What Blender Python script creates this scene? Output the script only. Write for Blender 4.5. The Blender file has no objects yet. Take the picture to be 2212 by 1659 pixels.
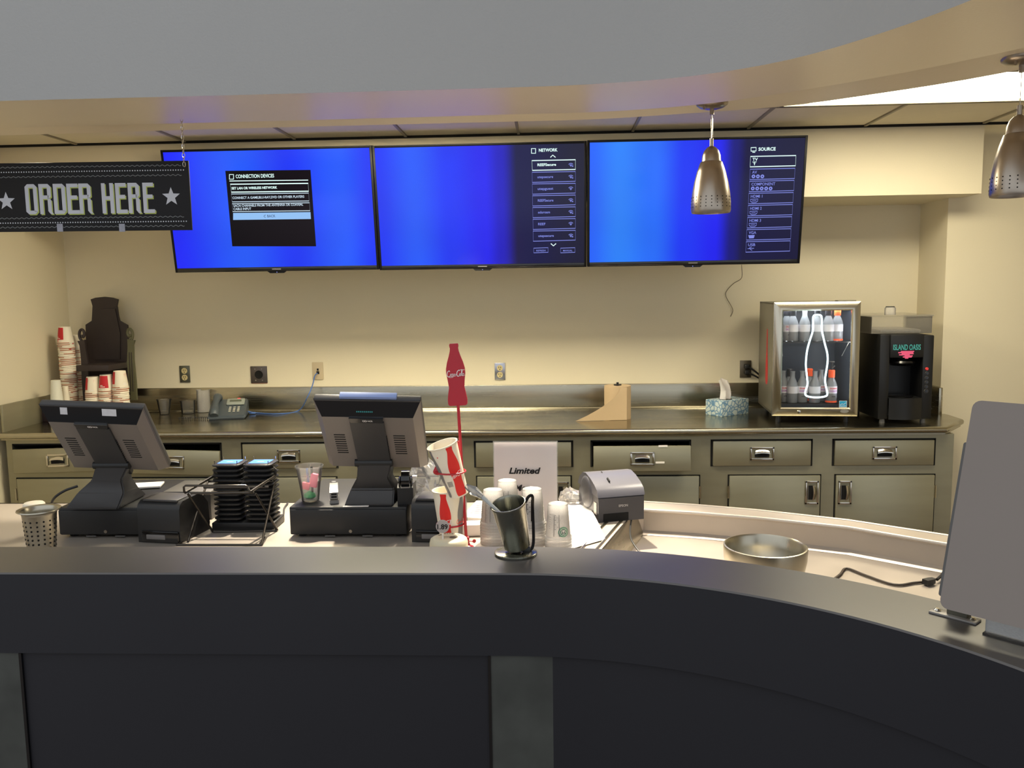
import bpy, bmesh, math, random
from mathutils import Vector, Matrix
random.seed(7)
SC = bpy.context.scene
COL = SC.collection
R = math.radians
V = Vector

# ------------------------------------------------------------------ camera
EYE = V((0, 0, 1.58)); FPX = 1834.4
PITCH, ROLL, YAW = 0.11205, -0.01474, 0.04757
_f = V((-math.sin(YAW)*math.cos(PITCH), math.cos(YAW)*math.cos(PITCH), -math.sin(PITCH)))
_r0 = V((math.cos(YAW), math.sin(YAW), 0)); _u0 = _r0.cross(_f)
_r = _r0*math.cos(ROLL) + _u0*math.sin(ROLL); _u = -_r0*math.sin(ROLL) + _u0*math.cos(ROLL)
cd = bpy.data.cameras.new('camera'); cam = bpy.data.objects.new('camera', cd); COL.objects.link(cam)
cd.sensor_fit = 'HORIZONTAL'; cd.sensor_width = 36.0; cd.lens = FPX/2212*36.0; cd.clip_start = 0.05
cam.matrix_world = Matrix(((_r.x, _u.x, -_f.x, EYE.x), (_r.y, _u.y, -_f.y, EYE.y), (_r.z, _u.z, -_f.z, EYE.z), (0, 0, 0, 1)))
SC.camera = cam
def ray(px, py): return _r*((px-1106)/FPX) - _u*((py-829.5)/FPX) + _f
def at_z(px, py, z): d = ray(px, py); return EYE + d*((z-EYE.z)/d.z)
def at_y(px, py, y): d = ray(px, py); return EYE + d*((y-EYE.y)/d.y)

# ------------------------------------------------------------------ light and exposure
w = bpy.data.worlds.new('lobby_daylight'); SC.world = w; w.use_nodes = True
bg = w.node_tree.nodes['Background']; bg.inputs[0].default_value = (0.91, 0.955, 1.0, 1); bg.inputs[1].default_value = 0.95
SC.view_settings.view_transform = 'Standard'; SC.view_settings.look = 'None'
SC.view_settings.gamma = 1.0; SC.view_settings.use_curve_mapping = False
SC.view_settings.exposure = 0.0
TROFFER_POWER = 17.0       # radiance of the fluorescent panel in view
TROFFER_MID = 34.0         # of the one hidden above the middle screen
TROFFER_SIDE = 0.8         # of the hidden one at the left wall, set dimmer
SPOT_POWER = 215.0          # halogen downlights over the work counter
LIGHT_COL = (1.0, 0.90, 0.66)

# ------------------------------------------------------------------ materials
def lin(c):
    c /= 255.0
    return c/12.92 if c <= 0.04045 else ((c+0.055)/1.055)**2.4
def S(r, g, b): return (lin(r), lin(g), lin(b), 1)
def nd(nt, t, **k):
    n = nt.nodes.new(t)
    for a, v in k.items(): setattr(n, a, v)
    return n
def mat(name, col, rough=0.5, metal=0.0, spec=0.5, var=0.06, vscale=6.0, stretch=(1, 1, 1), bump=0.0, bscale=120.0,
        emit=None, estr=0.0, rvar=0.0, coat=0.0):
    m = bpy.data.materials.new(name); m.use_nodes = True; nt = m.node_tree; b = nt.nodes['Principled BSDF']
    b.inputs['Roughness'].default_value = rough; b.inputs['Metallic'].default_value = metal
    b.inputs['Specular IOR Level'].default_value = spec
    if coat: b.inputs['Coat Weight'].default_value = coat; b.inputs['Coat Roughness'].default_value = 0.08
    tc = nd(nt, 'ShaderNodeTexCoord'); mp = nd(nt, 'ShaderNodeMapping'); mp.inputs['Scale'].default_value = stretch
    nt.links.new(tc.outputs['Object'], mp.inputs['Vector'])
    no = nd(nt, 'ShaderNodeTexNoise'); no.inputs['Scale'].default_value = vscale; no.inputs['Detail'].default_value = 4
    nt.links.new(mp.outputs[0], no.inputs['Vector'])
    mx = nd(nt, 'ShaderNodeMix', data_type='RGBA')
    mx.inputs['A'].default_value = tuple(c*(1-var) for c in col[:3])+(1,); mx.inputs['B'].default_value = tuple(min(1, c*(1+var)) for c in col[:3])+(1,)
    nt.links.new(no.outputs['Fac'], mx.inputs['Factor']); nt.links.new(mx.outputs['Result'], b.inputs['Base Color'])
    if rvar:
        mr = nd(nt, 'ShaderNodeMapRange'); mr.inputs['To Min'].default_value = max(0.02, rough-rvar); mr.inputs['To Max'].default_value = rough+rvar
        nt.links.new(no.outputs['Fac'], mr.inputs['Value']); nt.links.new(mr.outputs[0], b.inputs['Roughness'])
    if bump:
        n2 = nd(nt, 'ShaderNodeTexNoise'); n2.inputs['Scale'].default_value = bscale; n2.inputs['Detail'].default_value = 3
        nt.links.new(mp.outputs[0], n2.inputs['Vector'])
        bp = nd(nt, 'ShaderNodeBump'); bp.inputs['Strength'].default_value = bump; bp.inputs['Distance'].default_value = 0.004
        nt.links.new(n2.outputs['Fac'], bp.inputs['Height']); nt.links.new(bp.outputs[0], b.inputs['Normal'])
    if emit:
        b.inputs['Emission Color'].default_value = emit; b.inputs['Emission Strength'].default_value = estr
    return m
def clear(name, col, body=0.25, gloss=0.35, rough=0.08):
    """thin clear plastic or glass: see-through, a little milky, shinier at grazing angles"""
    m = bpy.data.materials.new(name); m.use_nodes = True; nt = m.node_tree; nt.nodes.clear()
    out = nd(nt, 'ShaderNodeOutputMaterial'); tr = nd(nt, 'ShaderNodeBsdfTransparent'); tr.inputs[0].default_value = (0.97, 0.97, 0.97, 1)
    df = nd(nt, 'ShaderNodeBsdfDiffuse'); df.inputs[0].default_value = col
    tl = nd(nt, 'ShaderNodeBsdfTranslucent'); tl.inputs[0].default_value = col
    ad = nd(nt, 'ShaderNodeMixShader'); ad.inputs[0].default_value = 0.5
    gl = nd(nt, 'ShaderNodeBsdfGlossy'); gl.inputs['Roughness'].default_value = rough
    no = nd(nt, 'ShaderNodeTexNoise'); no.inputs['Scale'].default_value = 40
    mr = nd(nt, 'ShaderNodeMapRange'); mr.inputs['To Min'].default_value = body*0.8; mr.inputs['To Max'].default_value = body*1.2
    lw = nd(nt, 'ShaderNodeLayerWeight'); lw.inputs[0].default_value = gloss
    m1 = nd(nt, 'ShaderNodeMixShader'); m2 = nd(nt, 'ShaderNodeMixShader'); L = nt.links.new
    L(df.outputs[0], ad.inputs[1]); L(tl.outputs[0], ad.inputs[2])
    L(no.outputs['Fac'], mr.inputs[0]); L(mr.outputs[0], m1.inputs[0]); L(tr.outputs[0], m1.inputs[1]); L(ad.outputs[0], m1.inputs[2])
    L(lw.outputs['Fresnel'], m2.inputs[0]); L(m1.outputs[0], m2.inputs[1]); L(gl.outputs[0], m2.inputs[2]); L(m2.outputs[0], out.inputs[0])
    return m
def glow(name, col, strength):
    m = bpy.data.materials.new(name); m.use_nodes = True; nt = m.node_tree; nt.nodes.clear()
    out = nd(nt, 'ShaderNodeOutputMaterial'); e = nd(nt, 'ShaderNodeEmission'); e.inputs[0].default_value = col; e.inputs[1].default_value = strength
    nt.links.new(e.outputs[0], out.inputs[0]); return m
def screen_mat(name, stops, strength=1.0):
    """a lit television picture: colours run across the screen (object X, 0..1), a soft cloudiness on top"""
    m = mat(name, (0.004, 0.004, 0.006, 1), rough=0.14, spec=0.22); nt = m.node_tree; b = nt.nodes['Principled BSDF']
    tc = nd(nt, 'ShaderNodeTexCoord'); sp = nd(nt, 'ShaderNodeSeparateXYZ'); cr = nd(nt, 'ShaderNodeValToRGB')
    nt.links.new(tc.outputs['Generated'], sp.inputs[0]); nt.links.new(sp.outputs['X'], cr.inputs[0])
    el = cr.color_ramp.elements; cr.color_ramp.interpolation = 'EASE'
    while len(el) > 1: el.remove(el[-1])
    el[0].position, el[0].color = stops[0]
    for p, c in stops[1:]: e = el.new(p); e.color = c
    no = nd(nt, 'ShaderNodeTexNoise'); no.inputs['Scale'].default_value = 2.2; nt.links.new(tc.outputs['Object'], no.inputs['Vector'])
    mr = nd(nt, 'ShaderNodeMapRange'); mr.inputs['To Min'].default_value = 0.78; mr.inputs['To Max'].default_value = 1.22
    nt.links.new(no.outputs['Fac'], mr.inputs[0])
    mx = nd(nt, 'ShaderNodeVectorMath', operation='SCALE'); nt.links.new(cr.outputs[0], mx.inputs[0]); nt.links.new(mr.outputs[0], mx.inputs['Scale'])
    nt.links.new(mx.outputs[0], b.inputs['Emission Color']); b.inputs['Emission Strength'].default_value = strength
    return m

CREAM = mat('cream_wall_paint', S(228, 218, 191), 0.55, var=0.02, vscale=2, bump=0.12, bscale=160)
SOFF = mat('soffit_satin_paint', S(228, 216, 192), 0.30, spec=0.5, var=0.03, vscale=2.5, bump=0.10, bscale=140)
FASC = mat('fascia_paint', S(163, 162, 160), 0.5, var=0.03, vscale=2, bump=0.22, bscale=130)
TILE = mat('ceiling_tile_board', S(228, 220, 196), 0.9, var=0.04, vscale=30, bump=0.2, bscale=300)
TBAR = mat('ceiling_grid_metal', S(150, 142, 120), 0.5)
FLOORM = mat('quarry_floor', S(120, 104, 92), 0.5, var=0.2, vscale=9)
STEEL = mat('brushed_steel', S(176, 170, 152), 0.26, 1.0, var=0.10, vscale=5, stretch=(0.4, 1, 14), bump=0.02, bscale=60, rvar=0.07)
STEELV = mat('cabinet_steel', S(158, 154, 132), 0.40, 0.65, var=0.12, vscale=3.2, stretch=(1, 1, 7), bump=0.03, bscale=60, rvar=0.08)
STEELTOP = mat('worktop_steel', S(160, 154, 136), 0.22, 1.0, var=0.16, vscale=4, stretch=(1, 3, 1), rvar=0.10)
SERV = mat('worn_steel_counter', S(184, 174, 163), 0.42, 0.55, var=0.10, vscale=7, rvar=0.08)
CHROME = mat('bright_steel', S(205, 200, 190), 0.14, 1.0, var=0.05, vscale=8)
SATIN = mat('satin_nickel', S(168, 158, 146), 0.30, 1.0, var=0.05, vscale=30, stretch=(3, 3, 0.1))
LAMI = mat('dark_navy_laminate', S(36, 36, 41), 0.55, spec=0.35, var=0.08, vscale=3)
LEDGE = mat('ledge_laminate', S(74, 70, 68), 0.36, spec=0.75, var=0.12, vscale=4, rvar=0.06)
BLACK = mat('black_plastic', S(28, 28, 29), 0.45, var=0.1, bump=0.05, bscale=500)
DARKG = mat('charcoal_plastic', S(52, 51, 52), 0.42, var=0.08, bump=0.05, bscale=500)
MIDG = mat('grey_plastic', S(92, 90, 88), 0.4, var=0.05)
GLOSSB = mat('gloss_black', S(15, 15, 17), 0.12, spec=0.6)
WIREB = mat('black_wire', S(70, 66, 62), 0.28, 0.9)
HOLE = mat('dark_hole', S(12, 11, 10), 0.9)
WHITE = mat('white_paper', S(238, 232, 226), 0.7, var=0.02)
PAPER = mat('cup_paper', S(236, 226, 205), 0.55, var=0.03)
REDP = mat('red_print', S(196, 30, 40), 0.5, var=0.05)
BRIM = mat('brown_rim_print', S(176, 110, 80), 0.6)
CRED = mat('red_enamel', S(176, 22, 40), 0.35, var=0.05)
CREDP = mat('bright_red_print', S(225, 40, 36), 0.45, var=0.04)
GREYP = mat('grey_print', S(128, 124, 122), 0.5, var=0.05)
WHITEP = mat('white_print', S(240, 232, 228), 0.6, var=0.02)
INK = mat('black_ink', S(22, 20, 21), 0.6, spec=0.2)
INKG = mat('grey_ink', S(110, 108, 108), 0.6)
GREENP = mat('green_print', S(96, 150, 120), 0.6)
PINKP = mat('pink_print', S(232, 92, 140), 0.5)
TEALP = mat('teal_print', S(70, 170, 170), 0.5)
WOODD = mat('dark_stained_board', S(46, 36, 36), 0.5, var=0.12, vscale=8, stretch=(6, 6, 1))
OLIVE = mat('carved_olive_board', S(84, 82, 58), 0.55, var=0.1)
KRAFT = mat('kraft_paper', S(190, 166, 132), 0.85, var=0.05, bump=0.15, bscale=200)
CLEARP = clear('clear_plastic', (0.85, 0.85, 0.84, 1), 0.035, 0.22)
MILKY = clear('frosted_plastic', (0.92, 0.90, 0.88, 1), 0.34, 0.20, 0.25)
PENC = clear('cloudy_clear_plastic', (0.9, 0.88, 0.86, 1), 0.10, 0.20, 0.15)
BOWLM = mat('spun_steel', S(178, 172, 156), 0.30, 1.0, var=0.15, vscale=7, stretch=(5, 5, 0.3), rvar=0.08)
DOORF = mat('door_frame_steel', S(196, 190, 174), 0.22, 1.0, var=0.04)
FOAM = mat('foam_cup', S(214, 212, 196), 0.6, var=0.03)
BAGM = clear('crinkled_bag', (0.9, 0.9, 0.92, 1), 0.22, 0.45, 0.12)
BOTG = clear('bottle_glass', (0.86, 0.88, 0.90, 1), 0.45, 0.40, 0.05)
DOORG = clear('door_glass', (0.5, 0.55, 0.6, 1), 0.03, 0.10, 0.02)
ACRYL = clear('acrylic', (0.92, 0.92, 0.92, 1), 0.05, 0.20)
BLUEC = mat('blue_cable', S(70, 104, 168), 0.4)

# ------------------------------------------------------------------ mesh helpers
class MB:
    def __init__(s): s.bm = bmesh.new(); s.mats = []
    def mi(s, m):
        if m not in s.mats: s.mats.append(m)
        return s.mats.index(m)
    def _fin(s, new, m):
        i = s.mi(m)
        for f in new: f.material_index = i
    def box(s, c, d, m, bev=0.0, rot=None, seg=2):
        t = bmesh.new(); bmesh.ops.create_cube(t, size=1.0)
        for v in t.verts: v.co = V((v.co.x*d[0], v.co.y*d[1], v.co.z*d[2]))
        if bev: bmesh.ops.bevel(t, geom=list(t.edges), offset=min(bev, min(d)*0.45), segments=seg, affect='EDGES', profile=0.5)
        M = Matrix.Translation(V(c)) @ (rot if rot else Matrix())
        return s._merge(t, M, m)
    def bb(s, x0, x1, y0, y1, z0, z1, m, bev=0.0): return s.box(((x0+x1)/2, (y0+y1)/2, (z0+z1)/2), (x1-x0, y1-y0, z1-z0), m, bev)
    def _merge(s, t, M, m):
        i = s.mi(m); mp = {}
        for v in t.verts: mp[v] = s.bm.verts.new(M @ v.co)
        for f in t.faces:
            try: g = s.bm.faces.new([mp[v] for v in f.verts]); g.material_index = i
            except ValueError: pass
        t.free(); return s
    def lathe(s, prof, m, seg=24, M=None, close=False):
        M = M or Matrix(); rings = []
        for (r, z) in prof:
            if r < 1e-6: rings.append([s.bm.verts.new(M @ V((0, 0, z)))])
            else: rings.append([s.bm.verts.new(M @ V((r*math.cos(2*math.pi*k/seg), r*math.sin(2*math.pi*k/seg), z))) for k in range(seg)])
        if close: rings.append(rings[0])
        new = []
        for a, b in zip(rings, rings[1:]):
            for k in range(seg):
                k2 = (k+1) % seg
                q = [a[k % len(a)], a[k2 % len(a)], b[k2 % len(b)], b[k % len(b)]]
                u = []
                for v in q:
                    if v not in u: u.append(v)
                if len(u) > 2:
                    try: new.append(s.bm.faces.new(u))
                    except ValueError: pass
        s._fin(new, m); return s
    def tube(s, pts, r, m, seg=8, closed=False, smooth=0):
        pts = [V(p) for p in pts]
        if smooth: pts = spline(pts, smooth, closed)
        n = len(pts); rings = []
        for i, p in enumerate(pts):
            a = pts[i-1] if (i or closed) else p; b = pts[(i+1) % n] if (i < n-1 or closed) else p
            t = (b-a).normalized()
            if i == 0: ref = V((0, 0, 1)) if abs(t.z) < 0.9 else V((1, 0, 0)); nrm = (ref - t*ref.dot(t)).normalized()
            else: nrm = (nrm - t*nrm.dot(t)); nrm = nrm.normalized() if nrm.length > 1e-6 else V((1, 0, 0))
            bi = t.cross(nrm); rr = r[i] if isinstance(r, (list, tuple)) else r
            rings.append([s.bm.verts.new(p + nrm*rr*math.cos(2*math.pi*k/seg) + bi*rr*math.sin(2*math.pi*k/seg)) for k in range(seg)])
        new = []
        for i in range(n if closed else n-1):
            a, b = rings[i], rings[(i+1) % n]
            for k in range(seg): new.append(s.bm.faces.new((a[k], a[(k+1) % seg], b[(k+1) % seg], b[k])))
        if not closed: new.append(s.bm.faces.new(rings[0][::-1])); new.append(s.bm.faces.new(rings[-1]))
        s._fin(new, m); return s
    def prism(s, poly, d, m, M=None):
        """polygon in local XZ, from y=0 to y=d"""
        M = M or Matrix(); a = [s.bm.verts.new(M @ V((x, 0, z))) for x, z in poly]; b = [s.bm.verts.new(M @ V((x, d, z))) for x, z in poly]
        n = len(poly); new = [s.bm.faces.new(a), s.bm.faces.new(b[::-1])]
        for i in range(n): new.append(s.bm.faces.new((a[i], b[i], b[(i+1) % n], a[(i+1) % n])))
        s._fin(new, m); return s
    def strip(s, A, B, m):
        a = [s.bm.verts.new(V(p)) for p in A]; b = [s.bm.verts.new(V(p)) for p in B]
        s._fin([s.bm.faces.new((a[i], a[i+1], b[i+1], b[i])) for i in range(len(A)-1)], m); return s
    def sheet(s, rows, m, thick=0.0):
        g = [[s.bm.verts.new(V(p)) for p in row] for row in rows]; new = []
        for i in range(len(g)-1):
            for j in range(len(g[0])-1): new.append(s.bm.faces.new((g[i][j], g[i][j+1], g[i+1][j+1], g[i+1][j])))
        s._fin(new, m)
        if thick:
            bmesh.ops.recalc_face_normals(s.bm, faces=new)
            bmesh.ops.solidify(s.bm, geom=new, thickness=thick)
        return s
    def build(s, name, parent=None, smooth=35, M=None, recalc=True):
        if M: s.bm.transform(M)
        if recalc: bmesh.ops.recalc_face_normals(s.bm, faces=list(s.bm.faces))
        me = bpy.data.meshes.new(name); s.bm.to_mesh(me); s.bm.free()
        for m in s.mats: me.materials.append(m)
        if smooth:
            me.polygons.foreach_set('use_smooth', [True]*len(me.polygons)); me.set_sharp_from_angle(angle=R(smooth))
        o = bpy.data.objects.new(name, me); COL.objects.link(o)
        if parent: o.parent = parent
        return o
def spline(pts, k=6, closed=False):
    pts = [V(p) for p in pts]; n = len(pts); out = []
    for i in range(n if closed else n-1):
        p0 = pts[i-1] if (i or closed) else pts[0]*2-pts[1]; p1 = pts[i]; p2 = pts[(i+1) % n]
        p3 = pts[(i+2) % n] if (closed or i+2 < n) else pts[-1]*2-pts[-2]
        for j in range(k):
            t = j/k
            out.append(0.5*((2*p1) + (p2-p0)*t + (2*p0-5*p1+4*p2-p3)*t*t + (3*p1-p0-3*p2+p3)*t**3))
    if not closed: out.append(pts[-1])
    return out
def resample(pts, n):
    pts = [V(p) for p in pts]; d = [0]
    for a, b in zip(pts, pts[1:]): d.append(d[-1]+(b-a).length)
    out = []; i = 0
    for k in range(n):
        t = d[-1]*k/(n-1)
        while i < len(d)-2 and d[i+1] < t: i += 1
        out.append(pts[i].lerp(pts[i+1], (t-d[i])/max(1e-9, d[i+1]-d[i])))
    return out
def thing(name, label, cat, loc=(0, 0, 0), rz=0.0, group=None):
    o = bpy.data.objects.new(name, None); COL.objects.link(o); o.location = V(loc); o.rotation_euler = (0, 0, rz)
    o.empty_display_size = 0.05
    return tag(o, label, cat, group)
def tag(o, label, cat, group=None):
    o['label'] = label; o['category'] = cat
    if group: o['group'] = group
    return o
def struct(o): o['kind'] = 'structure'; return o
def copy_tree(o, parent=None):
    c = o.copy(); COL.objects.link(c); c.parent = parent
    for ch in list(o.children): copy_tree(ch, c)
    return c
def rot(ax, deg): return Matrix.Rotation(R(deg), 4, ax)
def tr(x, y, z): return Matrix.Translation((x, y, z))

# flat printed matter: polygons in (u, v), mapped onto any surface
_tc = {}
def textpolys(s, bold=0.0, shear=0.0, spacing=1.0):
    k = (s, bold, shear, spacing)
    if k in _tc: return _tc[k]
    def mk(t):
        c = bpy.data.curves.new('t', 'FONT'); c.body = t; c.size = 1.0; c.offset = bold; c.shear = shear; c.space_character = spacing; c.resolution_u = 3
        o = bpy.data.objects.new('t', c); me = bpy.data.meshes.new_from_object(o)
        vs = [(v.co.x, v.co.y) for v in me.vertices]; fs = [tuple(p.vertices) for p in me.polygons]
        bpy.data.objects.remove(o); bpy.data.curves.remove(c); bpy.data.meshes.remove(me)
        return vs, fs
    hv, _ = mk('H'); h = max(v[1] for v in hv)-min(v[1] for v in hv)
    vs, fs = mk(s); x0 = min(v[0] for v in vs); b0 = min(v[1] for v in hv)
    vs = [((x-x0)/h, (y-b0)/h) for x, y in vs]
    _tc[k] = (vs, fs); return _tc[k]
class Flat:
    def __init__(s): s.v = []; s.f = []
    def poly(s, pts):
        n = len(s.v); s.v += [tuple(p) for p in pts]; s.f.append(tuple(range(n, n+len(pts)))); return s
    def rect(s, x0, y0, x1, y1): return s.poly([(x0, y0), (x1, y0), (x1, y1), (x0, y1)])
    def stroke(s, pts, wd, closed=False):
        n = len(pts); L = []; Rr = []
        for i in range(n):
            a = pts[i-1] if (i or closed) else pts[i]; b = pts[(i+1) % n] if (i < n-1 or closed) else pts[i]
            dx, dy = b[0]-a[0], b[1]-a[1]; l = math.hypot(dx, dy) or 1; ww = wd[i] if isinstance(wd, (list, tuple)) else wd
            nx, ny = -dy/l*ww/2, dx/l*ww/2; L.append((pts[i][0]+nx, pts[i][1]+ny)); Rr.append((pts[i][0]-nx, pts[i][1]-ny))
        for i in range(n if closed else n-1):
            j = (i+1) % n; s.poly([L[i], Rr[i], Rr[j], L[j]])
        return s
    def frame(s, x0, y0, x1, y1, wd): return s.stroke([(x0, y0), (x1, y0), (x1, y1), (x0, y1)], wd*1.2, True)
    def ring(s, cx, cy, r, wd, n=18, ry=None):
        ry = ry or r; return s.stroke([(cx+r*math.cos(2*math.pi*k/n), cy+ry*math.sin(2*math.pi*k/n)) for k in range(n)], wd, True)
    def disc(s, cx, cy, r, n=16, ry=None):
        ry = ry or r; return s.poly([(cx+r*math.cos(2*math.pi*k/n), cy+ry*math.sin(2*math.pi*k/n)) for k in range(n)])
    def text(s, t, x, y, h, bold=0.0, shear=0.0, align='l', sx=1.0, spacing=1.0, width=None):
        vs, fs = textpolys(t, bold, shear, spacing); wmax = max(v[0] for v in vs)
        if width: sx = width/(wmax*h)
        ox = x - (wmax*h*sx if align == 'r' else wmax*h*sx/2 if align == 'c' else 0); n = len(s.v)
        s.v += [(ox+vx*h*sx, y+vy*h) for vx, vy in vs]; s.f += [tuple(i+n for i in f) for f in fs]; return s
    def xf(s, fn, other):
        n = len(s.v); s.v += [fn(*p) for p in other.v]; s.f += [tuple(i+n for i in f) for f in other.f]; return s
    def build(s, name, m, parent, fn, thick=0.0):
        me = bpy.data.meshes.new(name)
        bm = bmesh.new(); vs = [bm.verts.new((x, y, 0)) for x, y in s.v]
        for f in s.f:
            try: bm.faces.new([vs[i] for i in f])
            except ValueError: pass
        for f in bm.faces:
            f.normal_update()
        bmesh.ops.triangulate(bm, faces=[f for f in bm.faces if len(f.verts) > 4])
        for v in bm.verts: v.co = fn(v.co.x, v.co.y)
        bm.to_mesh(me); bm.free(); me.materials.append(m)
        o = bpy.data.objects.new(name, me); COL.objects.link(o)
        if parent: o.parent = parent
        return o
def coke_script():
    """flowing two-word script, unit width about 1.0, cap height about 0.3"""
    f = Flat(); sp = lambda P: [(p.x, p.y) for p in spline([V((a, b, 0)) for a, b in P], 4)]
    f.stroke(sp([(0.19, 0.27), (0.15, 0.32), (0.07, 0.27), (0.02, 0.13), (0.05, 0.01), (0.13, 0.0), (0.21, 0.06)]), 0.035)      # C
    f.ring(0.245, 0.075, 0.045, 0.03, 12, 0.065)                                                                              # o
    f.stroke(sp([(0.37, 0.12), (0.33, 0.14), (0.295, 0.07), (0.33, 0.01), (0.385, 0.04)]), 0.03)                               # c
    f.ring(0.425, 0.07, 0.04, 0.028, 12, 0.06); f.stroke([(0.472, 0.14), (0.467, 0.04), (0.51, 0.02)], 0.028)                  # a
    f.stroke([(0.5, 0.09), (0.56, 0.10)], 0.025)
    f.stroke(sp([(0.74, 0.30), (0.69, 0.33), (0.60, 0.26), (0.56, 0.11), (0.60, 0.0), (0.67, 0.01), (0.73, 0.08)]), 0.037)     # C
    f.ring(0.745, 0.075, 0.042, 0.03, 12, 0.062)
    f.stroke(sp([(0.80, 0.03), (0.86, 0.22), (0.87, 0.33), (0.835, 0.28), (0.815, 0.08), (0.85, 0.01)]), 0.027)                # l
    f.ring(0.905, 0.07, 0.04, 0.028, 12, 0.06); f.stroke([(0.952, 0.14), (0.947, 0.04), (1.0, 0.03)], 0.028)
    f.stroke(sp([(0.10, -0.03), (0.22, -0.055), (0.36, -0.03)]), 0.022)
    f.stroke(sp([(0.74, 0.31), (0.82, 0.36), (0.95, 0.33), (1.0, 0.36)]), 0.022)
    return f
BOT = [(0, .30), (.02, .36), (.10, .37), (.18, .34), (.30, .29), (.42, .32), (.52, .36), (.60, .355), (.70, .30), (.80, .22), (.88, .165), (.94, .15), (.955, .175), (.99, .17), (1.0, .15)]  # height fraction, half width
def botw(t):
    for (a, x), (b, y) in zip(BOT, BOT[1:]):
        if a <= t <= b: return x+(y-x)*(t-a)/max(1e-6, b-a)
    return BOT[-1][1]
def bottle_flat(cx, y0, h, wd, clipl=None, clipr=None):
    f = Flat(); n = 26
    for i in range(n):
        t0, t1 = i/n, (i+1)/n; a, b = botw(t0)*wd/0.74, botw(t1)*wd/0.74
        for j in range(4):
            f.poly([(cx-a+2*a*j/4, y0+h*t0), (cx-a+2*a*(j+1)/4, y0+h*t0), (cx-b+2*b*(j+1)/4, y0+h*t1), (cx-b+2*b*j/4, y0+h*t1)])
    return f

# ================================================================== the setting
YB = 4.72; YBK = 4.20; ZC = 2.315; XL = -2.74; XR = 3.6
b = MB(); b.bb(-6, 6, -4, 5.0, -0.05, 0.0, FLOORM); struct(b.build('floor', smooth=0))
b = MB(); b.bb(XL-0.1, 2.3, YB, YB+0.12, 0, 2.5, CREAM); struct(b.build('wall_back', smooth=0))
b = MB(); b.bb(XL-0.12, XL, 1.9, YB, 0, 2.5, CREAM); struct(b.build('wall_left', smooth=0))
b = MB(); b.bb(1.98, XR+0.1, 4.40, YB+0.12, 0, 2.5, CREAM); struct(b.build('wall_right', smooth=0))
b = MB(); b.bb(XR, XR+0.1, 0.6, 4.4, 0, 2.5, CREAM); struct(b.build('wall_far_right', smooth=0))
b = MB(); b.bb(XL, 2.041, YBK, YB, 1.995, ZC+0.05, CREAM); struct(b.build('wall_bulkhead', smooth=0))

# curved soffit over the counter: grey fascia, lower lip, recessed inner band
def zz(P, z): return [V((x, y, z)) for x, y in P]
NS = 90
C0 = [(-3.6, 2.504), (-1.6, 2.504), (-0.9, 2.507), (-0.11, 2.501), (0.16, 2.480), (0.397, 2.420), (0.608, 2.282), (0.756, 2.075), (0.860, 1.849), (0.93, 1.6), (0.97, 1.3), (0.99, 1.0), (1.0, 0.6)]
C1 = [(-3.6, 2.90), (-1.47, 2.893), (-0.6, 2.889), (-0.13, 2.880), (0.171, 2.872), (0.459, 2.803), (0.71, 2.657), (1.001, 2.416), (1.22, 2.15), (1.38, 1.85), (1.48, 1.5), (1.52, 1.1), (1.54, 0.6)]
C3 = [(-3.6, 3.24), (-2.10, 3.24), (-1.19, 3.216), (-0.149, 3.21), (0.19, 3.20), (0.514, 3.132), (0.816, 3.052), (1.068, 2.89), (1.278, 2.717), (1.45, 2.5), (1.58, 2.2), (1.66, 1.9), (1.7, 1.5), (1.72, 0.6)]
sm = lambda P: [(p.x, p.y) for p in resample(spline([V((x, y, 0)) for x, y in P], 8), NS)]
C3 = [(x*0.959 if x > -3 else x, y*0.959) for x, y in C3]
C0, C1, C3 = sm(C0), sm(C1), sm(C3)
b = MB(); b.strip(zz(C0, 2.15), zz(C0, 3.6), FASC); o_f = b.build('wall_fascia', smooth=60); struct(o_f)
b = MB(); b.strip(zz(C0, 2.1502), zz(C1, 2.1502), SOFF); b.strip(zz(C1, 2.1502), zz(C1, 2.205), SOFF)
b.strip(zz(C1, 2.205), zz(C3, 2.165), SOFF); b.strip(zz(C3, 2.165), zz(C3, 2.44), SOFF); struct(b.build('wall_soffit', smooth=30))

# dropped ceiling: slab, metal grid, separate boards
PIT = 0.545; GX = [0.94 + PIT*k for k in range(-7, 6)]; GY = [3.71-2*PIT, 3.71-PIT, 3.71, 4.255]
b = MB()
outer = resample([V((-3.6, 4.9, 2.45)), V((3.7, 4.9, 2.45)), V((3.7, 0.6, 2.45))], NS)
b.strip(zz(C0, 2.45), outer, TILE)
for k, x in enumerate(GX):
    if k in (1, 4, 8): b.bb(x-0.006, x+0.006, 2.60, GY[1], ZC-0.001, ZC+0.012, TBAR); b.bb(x-0.006, x+0.006, GY[2], YBK, ZC-0.001, ZC+0.012, TBAR)
    else: b.bb(x-0.006, x+0.006, 2.60, YBK, ZC-0.001, ZC+0.012, TBAR)
for y in GY[:3]: b.bb(GX[0], GX[-1], y-0.006, y+0.006, ZC, ZC+0.012, TBAR)
b.bb(XL, 3.6, YBK-0.016, YBK, ZC-0.004, ZC+0.012, HOLE)
ceil = struct(b.build('ceiling', smooth=0))
lamp_cells = {(7, 1), (8, 1), (3, 1), (4, 1), (1, 1)}
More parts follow.
